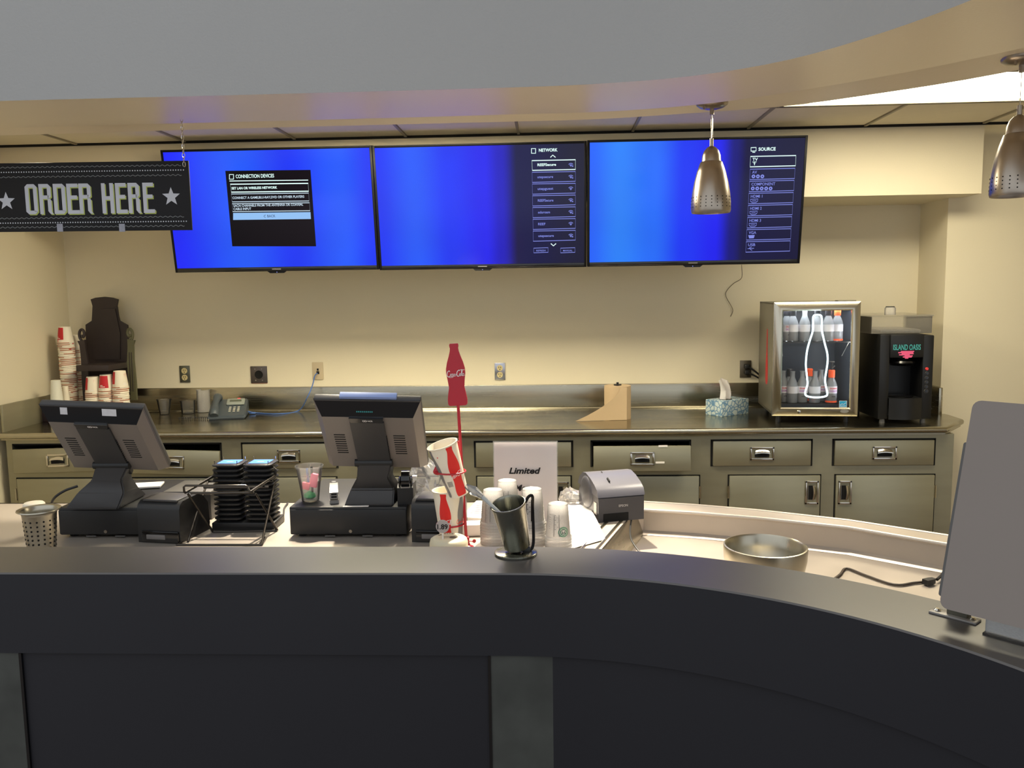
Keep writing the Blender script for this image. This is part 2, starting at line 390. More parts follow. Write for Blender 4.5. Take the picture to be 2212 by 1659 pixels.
for j in range(3):
    for i in range(len(GX)-1):
        if (i, j) in lamp_cells and i >= 3 or (j == 1 and i in (0, 1)): continue
        y1 = min(GY[j+1], YBK); x0, x1 = GX[i]+0.008, GX[i+1]-0.008
        if x1 < XL: continue
        t = MB(); t.bb(max(x0, XL), x1, GY[j]+0.008, y1-0.008 if j < 2 else y1, ZC+0.006, ZC+0.022, TILE); t.build('ceiling_tile', ceil, smooth=0)
# fluorescent troffers (the right-hand one shows past the soffit)
PANEL = glow('lit_diffuser', LIGHT_COL+(1,), TROFFER_POWER); PANEL2 = glow('mid_diffuser', LIGHT_COL+(1,), TROFFER_MID); PANEL3 = glow('dim_diffuser', LIGHT_COL+(1,), TROFFER_SIDE)
def troffer(x0, x1, y0, y1, pm, label):
    t = thing('ceiling_light', label, 'light', ((x0+x1)/2, (y0+y1)/2, ZC)); wx, wy = (x1-x0)/2, (y1-y0)/2
    f = MB(); 
    for sx in (-1, 1): f.bb(sx*wx-0.012, sx*wx+0.012, -wy, wy, 0.0, 0.06, TBAR); f.bb(-wx, wx, sx*wy-0.012, sx*wy+0.012, 0.0, 0.06, TBAR)
    f.build('frame', t, smooth=0)
    d = MB(); d.bb(-wx+0.012, wx-0.012, -wy+0.012, wy-0.012, 0.010, 0.016, pm); d.build('diffuser', t, smooth=0)
troffer(GX[7]+0.02, GX[9]-0.02, GY[1]+0.012, GY[2]-0.012, PANEL, 'bright white fluorescent ceiling panel at the right behind the curved soffit')
troffer(GX[3], GX[5], GY[1]+0.012, GY[2]-0.012, PANEL2, 'fluorescent ceiling panel hidden behind the soffit above the middle screen')
troffer(GX[0]+0.14, GX[2], GY[1]+0.012, GY[2]-0.012, PANEL3, 'fluorescent ceiling panel hidden behind the soffit at the left wall')
def downlight(x, y, aim, power, label, size=50):
    t = thing('downlight', label, 'light', (x, y, 2.19)); f = MB()
    f.lathe([(0.030, 0.0), (0.030, -0.008), (0.040, -0.009), (0.040, 0.0)], SATIN, 20); f.build('housing', t)
    ld = bpy.data.lights.new('lamp', 'SPOT'); ld.energy = power; ld.color = (1, 0.88, 0.70); ld.spot_size = R(size); ld.spot_blend = 0.8; ld.shadow_soft_size = 0.02
    lo = bpy.data.objects.new('lamp', ld); COL.objects.link(lo); lo.parent = t; lo.location = (0, 0, -0.010)
    d = V(aim)-V((x, y, 2.18)); lo.rotation_euler = d.to_track_quat('-Z', 'Y').to_euler()
downlight(-0.82, 2.905, (-0.78, 2.36, 0.86), SPOT_POWER*1.6, 'small recessed downlight in the soffit above the wire rack')
downlight(0.02, 2.95, (0.04, 2.42, 0.86), SPOT_POWER*1.4, 'small recessed downlight in the soffit above the plastic cups')
downlight(0.76, 2.72, (0.62, 2.40, 0.78), SPOT_POWER*0.38, 'small recessed downlight in the soffit above the steel basin')
downlight(-1.75, 2.95, (-1.72, 2.40, 0.86), SPOT_POWER*0.4, 'small recessed downlight in the soffit at the far left')

# ================================================================== front counter
AC = V((-0.09, 0.738, 0)); RN, RF = 0.947, 1.126
def cpath(r, n=40):
    P = [V((-3.2, AC.y+r, 0)), V((-1.6, AC.y+r, 0))]
    for k in range(n+1):
        a = R(90-90*k/n); P.append(AC + V((r*math.cos(a), r*math.sin(a), 0)))
    P.append(V((AC.x+r, -1.0, 0))); return P
def lift(P, z): return [V((p.x, p.y, z)) for p in P]
fc = thing('front_counter', 'dark navy laminate serving counter curving toward the viewer at the right', 'counter')
b = MB(); N0, N1 = cpath(RN), cpath(RF)
b.strip(lift(N0, 1.0), lift(N1, 1.0), LEDGE); b.strip(lift(N0, 1.0), lift(cpath(RN-0.003), 0.997), LEDGE); b.strip(lift(N1, 1.0), lift(N1, 0.76), LEDGE)
b.build('ledge', fc, smooth=40)
b = MB(); A = cpath(RN-0.003); b.strip(lift(A, 0.997), lift(A, 0.824), LAMI); b.strip(lift(A, 0.824), lift(cpath(RN+0.006), 0.824), LAMI); b.build('fascia_band', fc, smooth=40)
b = MB(); A = cpath(RN+0.006); b.strip(lift(A, 0.824), lift(A, 0.0), LAMI); b.build('body', fc, smooth=40)
MARB = mat('mottled_slate', S(68, 70, 66), 0.6, var=0.6, vscale=11, bump=0.1, bscale=30)
yb = AC.y+RN+0.006
for x0, x1 in ((-0.133, 0.016), (-1.295, -1.143)):
    p = MB(); p.bb(x0, x1, yb-0.004, yb+0.01, 0.0, 0.822, MARB); pn = p.build('stone_panel', fc, smooth=0); pn['label'] = 'mottled grey stone panel'
    for xe in (x0-0.003, x1+0.003): q = MB(); q.bb(xe-0.003, xe+0.003, yb-0.006, yb+0.01, 0, 0.822, GLOSSB); q.build('edge_strip', pn, smooth=0)
p = MB(); tp = at_y(237, 1267, 1.68); p.box((tp.x, AC.y+RN-0.0042+0.002, tp.z), (0.036, 0.001, 0.012), mat('clear_tape', S(58, 60, 72), 0.2)); p.build('tape_strip', fc, smooth=0)

# ================================================================== service counter behind the ledge
sc = thing('service_counter', 'worn steel work counter behind the ledge with a sunken basin at its right end', 'counter')
b = MB(); E0, E1 = V((0.262, 2.70, 0)), V((0.02, 1.94, 0)); YF = AC.y+RF+0.001
top = [(XL+.004, YF), (-0.09, YF), (0.0, YF), (E1.x, E1.y), (E0.x, E0.y), (0.296, 2.82), (XL+.004, 2.82)]
bm = b.bm; vs = [bm.verts.new((x, y, 0.86)) for x, y in top]; f = bm.faces.new(vs); f.material_index = b.mi(SERV)
g = bmesh.ops.extrude_face_region(bm, geom=[f]); bmesh.ops.translate(bm, verts=[v for v in g['geom'] if isinstance(v, bmesh.types.BMVert)], vec=(0, 0, -0.09))
b.build('countertop', sc, smooth=0)
b = MB(); b.bb(XL+.004, 0.2, 2.72, 2.76, 0.0, 0.77, STEELV); b.bb(XL+.004, 0.2, 2.805, 2.83, 0.79, 0.86, STEEL, 0.006); b.build('apron', sc)
dr = (E1-E0).normalized(); nn = V((dr.y, -dr.x, 0)); nn = -nn if nn.x > 0 else nn
b = MB()
for off in (0.012, 0.052):
    b.tube([E0+nn*off+V((0, 0, 0.860)), E1+nn*off+V((0, 0, 0.860))], 0.005, STEEL, 8)
b.build('edge_bead', sc)
RNp = [V(p) for p in ((0.272, 2.70, 0), (0.293, 2.712, 0), (0.451, 2.677, 0), (0.64, 2.613, 0), (0.875, 2.508, 0), (1.092, 2.338, 0), (1.30, 2.10, 0), (1.46, 1.80, 0), (1.55, 1.4, 0), (1.58, 0.9, 0))]
RFp = [V(p) for p in ((0.272, 2.81, 0), (0.300, 2.820, 0), (0.467, 2.776, 0), (0.662, 2.705, 0), (0.905, 2.585, 0), (1.133, 2.420, 0), (1.38, 2.15, 0), (1.56, 1.84, 0), (1.66, 1.4, 0), (1.69, 0.9, 0))]
FR = [V(p) for p in ((E1.x, E1.y, 0),)]
arc = [AC + V(((RF+0.002)*math.cos(R(a)), (RF+0.002)*math.sin(R(a)), 0)) for a in (84, 76, 68, 60, 51, 42, 32, 20, 8)]
FR += arc
b = MB(); b.strip(lift(RNp, 0.78), lift(FR, 0.78), SERV); b.build('basin_floor', sc, smooth=0)
b = MB()
RN2 = [p*0.992 for p in RNp]
b.strip(lift(RNp, 0.858), lift(RNp, 0.792), SERV); b.strip(lift(RNp, 0.792), lift(RN2, 0.781), SERV); b.strip(lift(RFp, 0.858), lift(RFp, 0.0), STEELV)
b.strip([V((E0.x+.004, E0.y, 0.858)), V((E1.x+.004, E1.y, 0.858))], [V((E0.x+.03, E0.y, 0.781)), V((E1.x+.03, E1.y, 0.781))], STEEL)
b.build('basin_wall', sc, smooth=30)
b = MB(); b.strip(lift(RNp, 0.858), lift(RFp, 0.858), SERV); b.tube(lift(RNp, 0.857), 0.006, SERV, 8); b.tube(lift(RFp, 0.855), 0.007, SERV, 8)
b.build('rim', sc, smooth=40)

# ================================================================== back cabinets, one thing per unit
DX = [-2.665, -2.090, -1.516, -0.946, -0.376, 0.184, 0.754, 1.323]; DW = 0.47; ZD0, ZD1, ZP = 0.723, 0.850, 0.682; YCF = 4.02
def pull(parent, cx, cz, y, vertical=False):
    """recessed steel cup pull: raised frame, dark pocket, curved lip"""
    M = tr(cx, y, cz) @ (rot('Y', 90) if vertical else Matrix())
    h = MB(); wx, hz = 0.052, 0.027
    for sx in (-1, 1): h.box((sx*wx, -0.003, 0), (0.010, 0.006, hz*2+0.01), CHROME, 0.002); h.box((0, -0.003, sx*hz), (wx*2+0.01, 0.006, 0.010), CHROME, 0.002)
    h.box((0, -0.0005, 0), (wx*2, 0.001, hz*2), STEELV)
    o = h.build('handle', parent, M=M); o['label'] = 'recessed bright steel pull'
    k = MB(); k.box((0, -0.002, -0.006), (0.068, 0.001, 0.026), HOLE); k.build('pocket', o, M=M) if False else k.build('pocket', parent, M=M)
    l = MB(); rows = []
    for i in range(7):
        t = i/6; yy = -0.004-0.010*math.sin(t*math.pi/2); z = 0.016-0.016*t
        rows.append([V((x*0.036*(1-0.15*(1-t)), yy, z+0.004*(1-x*x))) for x in (-1, -.6, -.2, .2, .6, 1)])
    l.sheet(rows, CHROME, 0.0015); l.build('pull_lip', parent, M=M)
    q = MB(); q.tube([(-0.034, -0.003, -0.018), (0.034, -0.003, -0.018)], 0.0022, CHROME, 6); q.build('pull_bar', parent, M=M)
CL = ['first cabinet at the left wall, its drawer sagging open, left of the white cups', 'steel cabinet unit behind the tilted left terminal, drawer front drooping ajar',
      'steel cabinet unit behind the pager stack, drawer closed', 'steel cabinet unit hidden behind the right point of sale terminal',
      'steel cabinet unit directly behind the white menu sign', 'steel cabinet unit above the receipt printer with a crooked open drawer',
      'steel cabinet unit under the tissue box and small fridge', 'rightmost steel cabinet unit under the black ice machine']
CL[0] = 'leftmost steel cabinet unit against the left wall with a sagging drawer'
HAND = [1, -1, 1, -1, 1, 1, 1, -1]     # +1: door pull on the right side
for i, x in enumerate(DX):
    t = thing('steel_cabinet', CL[i], 'cabinet', (x, YCF, 0), group='steel cabinets along the back wall')
    g0 = -0.035 if i == 0 else -0.05; g1 = DX[i+1]-x-0.05 if i < 7 else 0.557
    c = MB()
    c.bb(g0, g1, 0.02, 0.66, 0.10, 0.872, STEELV) if False else None
    c.bb(g0, g1, 0.0, 0.02, ZD1, 0.872, STEELV); c.bb(g0, g1, 0.0, 0.02, ZP, ZD0, STEELV); c.bb(g0, g1, 0.0, 0.02, 0.08, 0.12, STEELV)
    dx0, dx1 = (0.016, DW+0.002) if HAND[i] < 0 else (0.15 if i == 5 else 0.085 if i == 6 else 0.01, DW-0.01 if i not in (5, 6) else g1-0.008)
    c.bb(g0, 0.0, 0.0, 0.02, ZD0, ZD1, STEELV); c.bb(DW, g1, 0.0, 0.02, ZD0, ZD1, STEELV)
    c.bb(g0, dx0-0.006, 0.0, 0.02, 0.12, ZP, STEELV); c.bb(min(dx1+0.004, g1-0.004), g1, 0.0, 0.02, 0.12, ZP, STEELV)
    c.bb(g0, g0+0.015, 0.02, 0.66, 0.08, 0.872, STEELV); c.bb(g1-0.015, g1, 0.02, 0.66, 0.08, 0.872, STEELV); c.bb(g0, g1, 0.64, 0.66, 0.08, 0.872, HOLE); c.bb(g0, g1, 0.05, 0.64, 0.0, 0.09, BLACK)
    c.build('body', t, smooth=0)
    d = MB(); d.bb(0.006, DW-0.006, -0.012, 0.008, 0.003, ZD1-ZD0-0.004, STEELV, 0.003)
    d.bb(0.03, DW-0.03, 0.008, 0.45, 0.01, 0.09, STEELV)
    dw = d.build('drawer', t)
    dw.location = (0, 0, ZD0)
    pull(dw, DW/2, 0.063, -0.012) if i not in (4,) else None
    if i == 5: dw.location = (0.002, -0.05, ZD0-0.014); dw.rotation_euler = (R(-5), 0, R(0.5))
    if i == 0: dw.location = (0.0, -0.01, ZD0-0.020); dw.rotation_euler = (R(-3), R(-1.5), 0)
    if i == 1: dw.location = (0.0, -0.012, ZD0-0.020); dw.rotation_euler = (R(-3), R(1.6), 0)
    if i == 5:
        for px_, py_ in ((1432, 964), (1425, 999)):
            s_ = MB(); q = at_y(px_, py_, YCF-0.06); s_.box((q.x-x, -0.0135, q.z-ZD0+0.012), (0.042, 0.001, 0.009), WHITE); s_.build('sticker', dw, smooth=0)
    d = MB(); d.bb(dx0, dx1, -0.012, 0.006, 0.13, ZP-0.004, STEELV, 0.003); do = d.build('door', t)
    for xe in (dx0-0.004, dx1+0.004):
        q = MB(); q.bb(xe-0.0025, xe+0.0025, -0.002, 0.0, 0.13, ZP, HOLE); q.build('door_gap', t, smooth=0)
    q = MB(); q.bb(dx0-0.006, dx1+0.006, -0.002, 0.0, ZP-0.004, ZP+0.001, HOLE); q.build('door_gap', t, smooth=0)
    for (xa, xb, za, zb) in ((-0.004, DW+0.004, ZD1-0.004, ZD1+0.003), (-0.004, 0.005, ZD0, ZD1), (DW-0.005, DW+0.004, ZD0, ZD1)):
        q = MB(); q.bb(xa, xb, -0.0018, -0.0005, za, zb, HOLE); q.build('drawer_gap', t, smooth=0)
    if i != 5: pull(do, dx1-0.04 if HAND[i] > 0 else dx0+0.04, ZP-0.085, -0.012, True)
    hx = dx0-0.004 if (HAND[i] > 0 and i != 5) else dx1+0.004
    for hz in (0.60, 0.22): q = MB(); q.tube([(hx, -0.010, hz-0.03), (hx, -0.010, hz+0.03)], 0.006, CHROME, 8); q.build('hinge', do)

# worktop with backsplash, clipped right corner
wt = thing('worktop', 'long stainless steel worktop with backsplash along the back wall', 'worktop')
b = MB(); XLW = -2.71
out = [(XLW, 4.0), (1.83, 4.0), (2.005, 4.225), (2.005, 4.399), (1.978, 4.399), (1.978, YB-0.005), (XLW, YB-0.005)]
bm = b.bm; vs = [bm.verts.new((x, y, 0.91)) for x, y in out]; f = bm.faces.new(vs); f.material_index = b.mi(STEELTOP)
g = bmesh.ops.extrude_face_region(bm, geom=[f]); bmesh.ops.translate(bm, verts=[v for v in g['geom'] if isinstance(v, bmesh.types.BMVert)], vec=(0, 0, -0.037))
b.build('top', wt, smooth=0)
b = MB(); b.tube([(XLW, 4.0, 0.896), (1.83, 4.0, 0.896), (2.005, 4.225, 0.896), (2.005, 4.38, 0.896)], 0.0145, STEEL, 12); b.build('rolled_edge', wt, smooth=40)
b = MB(); b.bb(XLW, 1.975, YB-0.016, YB-0.002, 0.905, 1.045, STEEL, 0.004); b.build('backsplash', wt)
b = MB(); b.tube([(XLW, YB-0.02, 0.912), (1.97, YB-0.02, 0.912)], 0.007, STEEL, 8); b.build('cove', wt)
b = MB(); b.bb(XLW-0.014, XLW, 4.03, YB-0.01, 0.87, 1.045, STEELV, 0.003); b.build('side_splash', wt)
b = MB(); b.bb(1.955, 1.975, 4.36, YB-0.018, 0.905, 1.05, STEEL, 0.004); b.build('side_splash', wt)

# ================================================================== three screens
BEZ = mat('bezel_black', S(14, 14, 17), 0.35, spec=0.2)
def tv(corner_px, stops, label):
    (tl, trp, bl, br) = corner_px; YT, YBt = 4.075, 4.165
    P = [at_y(*tl, YT), at_y(*trp, YT), at_y(*bl, YBt), at_y(*br, YBt)]
    W = ((P[1]-P[0]).length+(P[3]-P[2]).length)/2; cb = (P[2]+P[3])/2; ct = (P[0]+P[1])/2; up = (ct-cb); Hh = up.length
    t = thing('television', label, 'television', cb, group='three wall screens in a row'); t.rotation_euler = (math.atan2(cb.y-ct.y, up.z), 0, 0)
    h = MB(); h.bb(-W/2, W/2, 0.0, 0.045, 0, Hh, BEZ, 0.002); h.bb(-W*0.3, W*0.3, 0.03, 0.05, Hh*0.15, Hh*0.8, BLACK, 0.01); h.build('housing', t)
    bz = MB(); e = 0.011
    for s in (-1, 1): bz.bb(min(s*(W/2-e), s*W/2), max(s*(W/2-e), s*W/2), -0.004, 0.0, 0, Hh, BEZ, 0.001)
    bz.bb(-W/2+e, W/2-e, -0.004, 0, Hh-e, Hh, BEZ, 0.001); bz.bb(-W/2+e, W/2-e, -0.004, 0, 0, 0.021, GLOSSB, 0.001); bz.build('bezel', t)
    s_ = MB(); s_.bb(-W/2+e, W/2-e, -0.0015, 0.0, 0.021, Hh-e, screen_mat('lit_screen', stops)); scr = s_.build('screen', t, smooth=0)
    l = MB(); l.prism([(-0.05, 0.002), (-0.035, -0.010), (0.035, -0.010), (0.05, 0.002)], 0.02, GLOSSB, tr(0, -0.002, 0)); lo = l.build('logo_tab', t)
    Flat().rect(-0.022, 0.008, 0.022, 0.013).build('logo', INKG, lo, lambda u, v: V((u, -0.0045, v)))
    Flat().disc(0, -0.005, 0.0016).build('power_light', glow('blue_led', (0.3, 0.35, 1, 1), 2), lo, lambda u, v: V((u, -0.0025, v)))
    m = MB(); 
    for s in (-1, 1): m.bb(s*W*0.2-0.02, s*W*0.2+0.02, 0.045, 0.07, Hh*0.5, Hh*0.95, BLACK)
    m.build('wall_mount', t, smooth=0)
    Mi = (Matrix.Translation(cb) @ Matrix.Rotation(t.rotation_euler.x, 4, 'X')).inverted(); o = Mi @ EYE
    def uv(px, py):
        d = Mi.to_3x3() @ ray(px, py); k = -o.y/d.y; p = o + d*k; return (p.x, p.z)
    return t, scr, uv
TXT = glow('screen_text', S(205, 225, 240), 1.0); TXTB = glow('screen_text_blue', S(140, 150, 240), 0.9); TXTW = glow('screen_text_bright', S(225, 255, 250), 1.1)
PAN = mat('screen_panel_black', (0.004, 0.003, 0.006, 1), 0.2, spec=0.15); BAR = glow('screen_bar', S(150, 195, 245), 1.0)
on = lambda e: (lambda u, v: V((u, -0.002-e, v)))
B1, B2, B3, BD = S(28, 55, 245), S(36, 90, 250), S(45, 130, 250), S(20, 20, 62)
K = 4.1/FPX*1.005
def ptext(fl, uv, s, x, y, hpx, **k): u, v = uv(x, y); return fl.text(s, u, v, hpx*K, **k)
def prect(fl, uv, x0, y0, x1, y1, skew=0.0, frame=None):
    p = [uv(x0, y1), uv(x1, y1), uv(x1+0, y0), uv(x0+0, y0)]
    return fl.poly(p) if frame is None else fl.stroke(p, frame*K, True)
t, s1, uv = tv(((349, 322), (805.4, 316), (380, 588), (819.2, 583)), [(0, S(30, 40, 248)), (.35, B2), (.6, B1), (.85, B2), (1, B1)], 'left wall screen showing a black connection devices menu')
fl = Flat(); fl.poly([uv(487, 369), uv(671, 367), uv(683, 532), uv(502, 532)]); fl.build('menu_panel', PAN, s1, on(0))
fl = Flat(); fl.poly([uv(504, 460), uv(671, 458), uv(672, 473), uv(504, 475)]); fl.build('menu_bar', BAR, s1, on(.0006))
fl = Flat(); ptext(fl, uv, 'CONNECTION DEVICES', 510, 385, 7.5, bold=0.02, width=83*K); fl.stroke([uv(496, 391), uv(666, 389)], 1.8*K); prect(fl, uv, 496, 377, 505, 387, frame=1.8)
fl.stroke([uv(498, 398), uv(666, 396), uv(667, 413), uv(500, 415)], 2.2*K, True); ptext(fl, uv, 'SET LAN OR WIRELESS NETWORK', 501, 409.5, 5.2, bold=0.03, width=99*K); fl.build('menu_text', TXTW, s1, on(.0008))
fl = Flat(); fl.stroke([uv(500, 419), uv(667, 417), uv(668, 434), uv(502, 436)], 1.5*K, True); fl.stroke([uv(502, 440), uv(669, 438), uv(670, 455), uv(503, 457)], 1.5*K, True)
ptext(fl, uv, 'CONNECT A GAME,BLU-RAY,DVD OR OTHER PLAYERS', 503, 430, 5, bold=0.02, width=156*K); ptext(fl, uv, 'SACN CHANNELS FROM THE ANTENNA OR COAXIAL', 505, 447, 5, bold=0.02, width=152*K); ptext(fl, uv, 'CABLE INPUT', 505, 454, 5, bold=0.02, width=39*K)
fl.build('menu_text', TXT, s1, on(.0008))
fl = Flat(); ptext(fl, uv, 'BACK', 578, 469.5, 5.5, bold=0.02, width=18*K); fl.stroke([uv(574, 464), uv(570, 467), uv(574, 470)], 1.3*K); fl.build('menu_text', glow('screen_text_dim', S(95, 120, 160), 0.8), s1, on(.0010))
t, s2, uv = tv(((806.2, 315), (1268.2, 304), (820, 583), (1267.5, 577)), [(0, B1), (.18, B2), (.35, B1), (.52, S(35, 35, 238)), (.60, S(30, 26, 190)), (.68, S(18, 20, 70)), (1, S(26, 26, 50))], 'middle wall screen with a network list on its dark right side')
fl = Flat(); ptext(fl, uv, 'NETWORK', 1164, 328, 6.5, bold=0.03, width=39*K); prect(fl, uv, 1148, 321, 1157, 331, frame=1.8); fl.stroke([uv(1189, 340), uv(1194, 335), uv(1200, 340)], 1.8*K); fl.stroke([uv(1190, 526), uv(1195.5, 531), uv(1201, 526)], 2*K)
fl.stroke([uv(1149, 347), uv(1243, 345), uv(1243, 366), uv(1150, 368)], 1.9*K, True); ptext(fl, uv, 'REEFSecure', 1161, 359, 5.5, bold=0.03, width=39*K); fl.build('menu_text', TXTW, s2, on(.0006))
def wifi(fl, x, y, full):
    u, v = uv(x, y); q = 1.0*K
    for r_ in (3.2, 6.0): fl.stroke([(u+r_*q*math.cos(R(a)), v-3*q+r_*q*math.sin(R(a))) for a in (40, 65, 90, 115, 140)], 1.3*q)
    fl.poly([(u, v-4*q), (u+2*q, v-1*q), (u-2*q, v-1*q)])
    if not full: fl.rect(u+2.5*q, v-4*q, u+5*q, v-1.5*q)
fl = Flat(); rows = [('utepsecure', 0), ('utepguest', 1), ('REEFSecure', 0), ('eduroam', 0), ('REEF', 1), ('utepsecure', 0)]
wifi(fl, 1233, 356, 0)
for k, (s_, fu) in enumerate(rows):
    y = 372.0+25.4*k; x0 = 1149.5+0.4*k; fl.stroke([uv(x0, y), uv(1243, y-1.5), uv(1243, y+19.5), uv(x0+.4, y+22)], 1.4*K, True)
    ptext(fl, uv, s_, x0+11.5, y+13, 5.2, bold=0.015, width=(33 if len(s_) > 8 else 29 if len(s_) > 8 else 25.5 if s_ == 'eduroam' else 15.5 if s_ == 'REEF' else 29)*K); wifi(fl, 1233, y+9.5, fu)
for x0, x1, s_ in ((1153, 1184, 'REFRESH'), (1211, 1242, 'MANUAL')):
    fl.stroke([uv(x0, 536), uv(x1, 535), uv(x1, 545), uv(x0, 546)], 1.3*K, True); ptext(fl, uv, s_, (x0+x1)/2, 543, 3.6, bold=0.01, align='c', width=20*K)
fl.build('menu_text', TXTB, s2, on(.0006))
t, s3, uv = tv(((1269.2, 304), (1745, 291), (1268.3, 577), (1727, 568)), [(0, S(38, 100, 250)), (.14, B3), (.3, S(40, 110, 250)), (.45, B1), (.60, S(30, 32, 240)), (.68, S(22, 22, 120)), (.74, BD), (1, S(20, 20, 55))], 'right wall screen with a source list of input boxes')
fl = Flat(); ptext(fl, uv, 'SOURCE', 1638, 326, 6.8, bold=0.03, width=35*K); fl.stroke([uv(1622, 319), uv(1633, 318.5), uv(1633, 326), uv(1622, 326.5)], 1.7*K, True); fl.stroke([uv(1625, 329), uv(1631, 329)], 1.5*K)
fl.stroke([uv(1621, 338), uv(1719, 336), uv(1718, 358), uv(1620, 360.5)], 1.9*K, True); ptext(fl, uv, 'TV', 1625, 347.5, 6, bold=0.02, width=11*K)
fl.stroke([uv(1625, 350), uv(1634, 349.5), uv(1629.5, 354)], 1.3*K, True); fl.stroke([uv(1629.5, 349.5), uv(1629.5, 357)], 1.3*K); fl.build('menu_text', TXTW, s3, on(.0006))
fl = Flat()
for k, s_ in enumerate(('AV', 'COMPONENT', 'HDMI 1', 'HDMI 2', 'HDMI 3', 'VGA', 'USB')):
    y = 365.5+26.1*k; x0 = 1620.3-1.45*k; x1 = 1717-1.7*k
    fl.stroke([uv(x0, y), uv(x1, y-2), uv(x1-1, y+20), uv(x0-1, y+22.5)], 1.4*K, True)
    ptext(fl, uv, s_, x0+4, y+9.5, 5.8, bold=0.01, width={'AV': 10, 'COMPONENT': 49, 'VGA': 15.5, 'USB': 15}.get(s_, 24)*K)
    if s_ in ('AV', 'COMPONENT'):
        for j in range(3 if s_ == 'AV' else 5): u, v = uv(x0+7+9.6*j, y+15.5); fl.ring(u, v, 2.6*K, 2.6*K, 12)
    elif s_ == 'VGA': fl.poly([uv(x0+3, y+12), uv(x0+17, y+11.5), uv(x0+15, y+18.5), uv(x0+5, y+19)])
    elif s_ == 'USB': fl.stroke([uv(x0+3, y+15), uv(x0+17, y+14)], 1.2*K); fl.stroke([uv(x0+6, y+15), uv(x0+9, y+11.5), uv(x0+12, y+11.5)], 1.1*K); fl.stroke([uv(x0+8, y+15), uv(x0+11, y+18), uv(x0+13, y+18)], 1.1*K)
    else: fl.stroke([uv(x0+3, y+13), uv(x0+20, y+12), uv(x0+18.5, y+17), uv(x0+15, y+19.5), uv(x0+8, y+20), uv(x0+4, y+17.5)], 1.2*K, True); fl.stroke([uv(x0+7, y+16.3), uv(x0+16, y+15.7)], 1.1*K)
fl.build('menu_text', TXTB, s3, on(.0006))

# ================================================================== hanging order sign
SY = 2.84
sg = thing('hanging_sign', 'black hanging board lettered order here between two white stars', 'sign', at_y(415, 497, SY))
Pr = [at_y(403, 347, SY-.004), at_y(415, 497, SY)]; W = 0.78; Hh = (Pr[0]-Pr[1]).length
SIGNB = mat('sign_black_board', S(30, 30, 33), 0.6, spec=0.25, var=0.1); sg.rotation_euler = (R(1), R(0.45), 0)
b = MB(); b.bb(-W, 0, 0, 0.006, 0, Hh, SIGNB, 0.001); bo = b.build('board', sg)
STAR = mat('sign_white', S(200, 204, 214), 0.6, var=0.02); SHG = mat('sign_lime_shadow', S(178, 190, 96), 0.6); LINEG = mat('sign_grey_line', S(120, 124, 126), 0.6)
KS = 2.84/FPX
Mi = (Matrix.Translation(sg.location) @ sg.rotation_euler.to_matrix().to_4x4()).inverted(); so_ = Mi @ EYE
def suv(px, py):
    d = Mi.to_3x3() @ ray(px, py); k = -so_.y/d.y; p = so_ + d*k; return (p.x, p.z)
def glyph(fl, ch, x, y, w_, h_, s_):
    R_ = lambda a, b_, c, d: fl.rect(x+a*w_, y+b_*h_, x+c*w_, y+d*h_); t_ = s_/w_; q = s_/h_*0.95; cx = t_*0.7; cy = cx*w_/h_
    P_ = lambda pts: fl.poly([(x+a*w_, y+b_*h_) for a, b_ in pts])
    if ch in 'OD':
        R_(0, cy if ch == 'O' else 0, t_, 1-cy if ch == 'O' else 1); R_(1-t_, cy, 1, 1-cy)
        P_([(t_ if ch == 'D' else cx, 0), (1-cx, 0), (1, cy), (1-t_, cy+q*.3), (1-t_, q), (t_, q), (t_, cy) if ch == 'O' else (t_, q*.9), (0, cy) if ch == 'O' else (t_, q*.5)])
        P_([(t_ if ch == 'D' else cx, 1), (1-cx, 1), (1, 1-cy), (1-t_, 1-cy-q*.3), (1-t_, 1-q), (t_, 1-q), (t_, 1-cy) if ch == 'O' else (t_, 1-q*.9), (0, 1-cy) if ch == 'O' else (t_, 1-q*.5)])
    if ch == 'R':
        R_(0, 0, t_, 1); R_(t_, 1-q, 1-cx, 1); P_([(1-cx, 1), (1, 1-cy), (1, .58), (1-t_, .58), (1-t_, 1-q), (1-cx, 1-q)]); R_(t_, .50, 1-t_*.6, .50+q)
        P_([(1-t_, .58), (1, .58), (1-t_*.5, .52), (1, .46), (1, .08), (1.12, 0), (1-t_*.4, 0), (1-t_, .1)])
    if ch == 'E': R_(0, 0, t_, 1); R_(t_, 0, 1, q); R_(t_, 1-q, .95, 1); R_(t_, .5-q*.1, .85, .5+q*.9); R_(.95, q*.4, 1.04, q*.0+q*.4+.03)
    if ch == 'H': R_(0, 0, t_, 1); R_(1-t_, 0, 1, 1); R_(t_, .45, 1-t_, .45+q)
def order(dx, dy):
    fl = Flat(); u0, v0 = suv(57, 463); um, v1 = suv(55, 398); h_ = v1-v0
    for ch, x in zip('ORDER', (56, 86, 117, 146, 172)): glyph(fl, ch, suv(x, 440)[0]+dx, v0+dy, 26.5*KS, h_, 8.2*KS)
    for ch, x in zip('HERE', (221, 251, 278, 310)): glyph(fl, ch, suv(x, 440)[0]+dx, v0+dy, 25*KS if ch != 'H' else 26.5*KS, h_, 8.2*KS)
    return fl
sf = lambda e: (lambda u, v: V((u, -e, v)))
order(2.2*KS, -2.2*KS).build('letter_shadow', SHG, bo, sf(.0006)); order(0, 0).build('lettering', STAR, bo, sf(.0010))
fl = Flat()
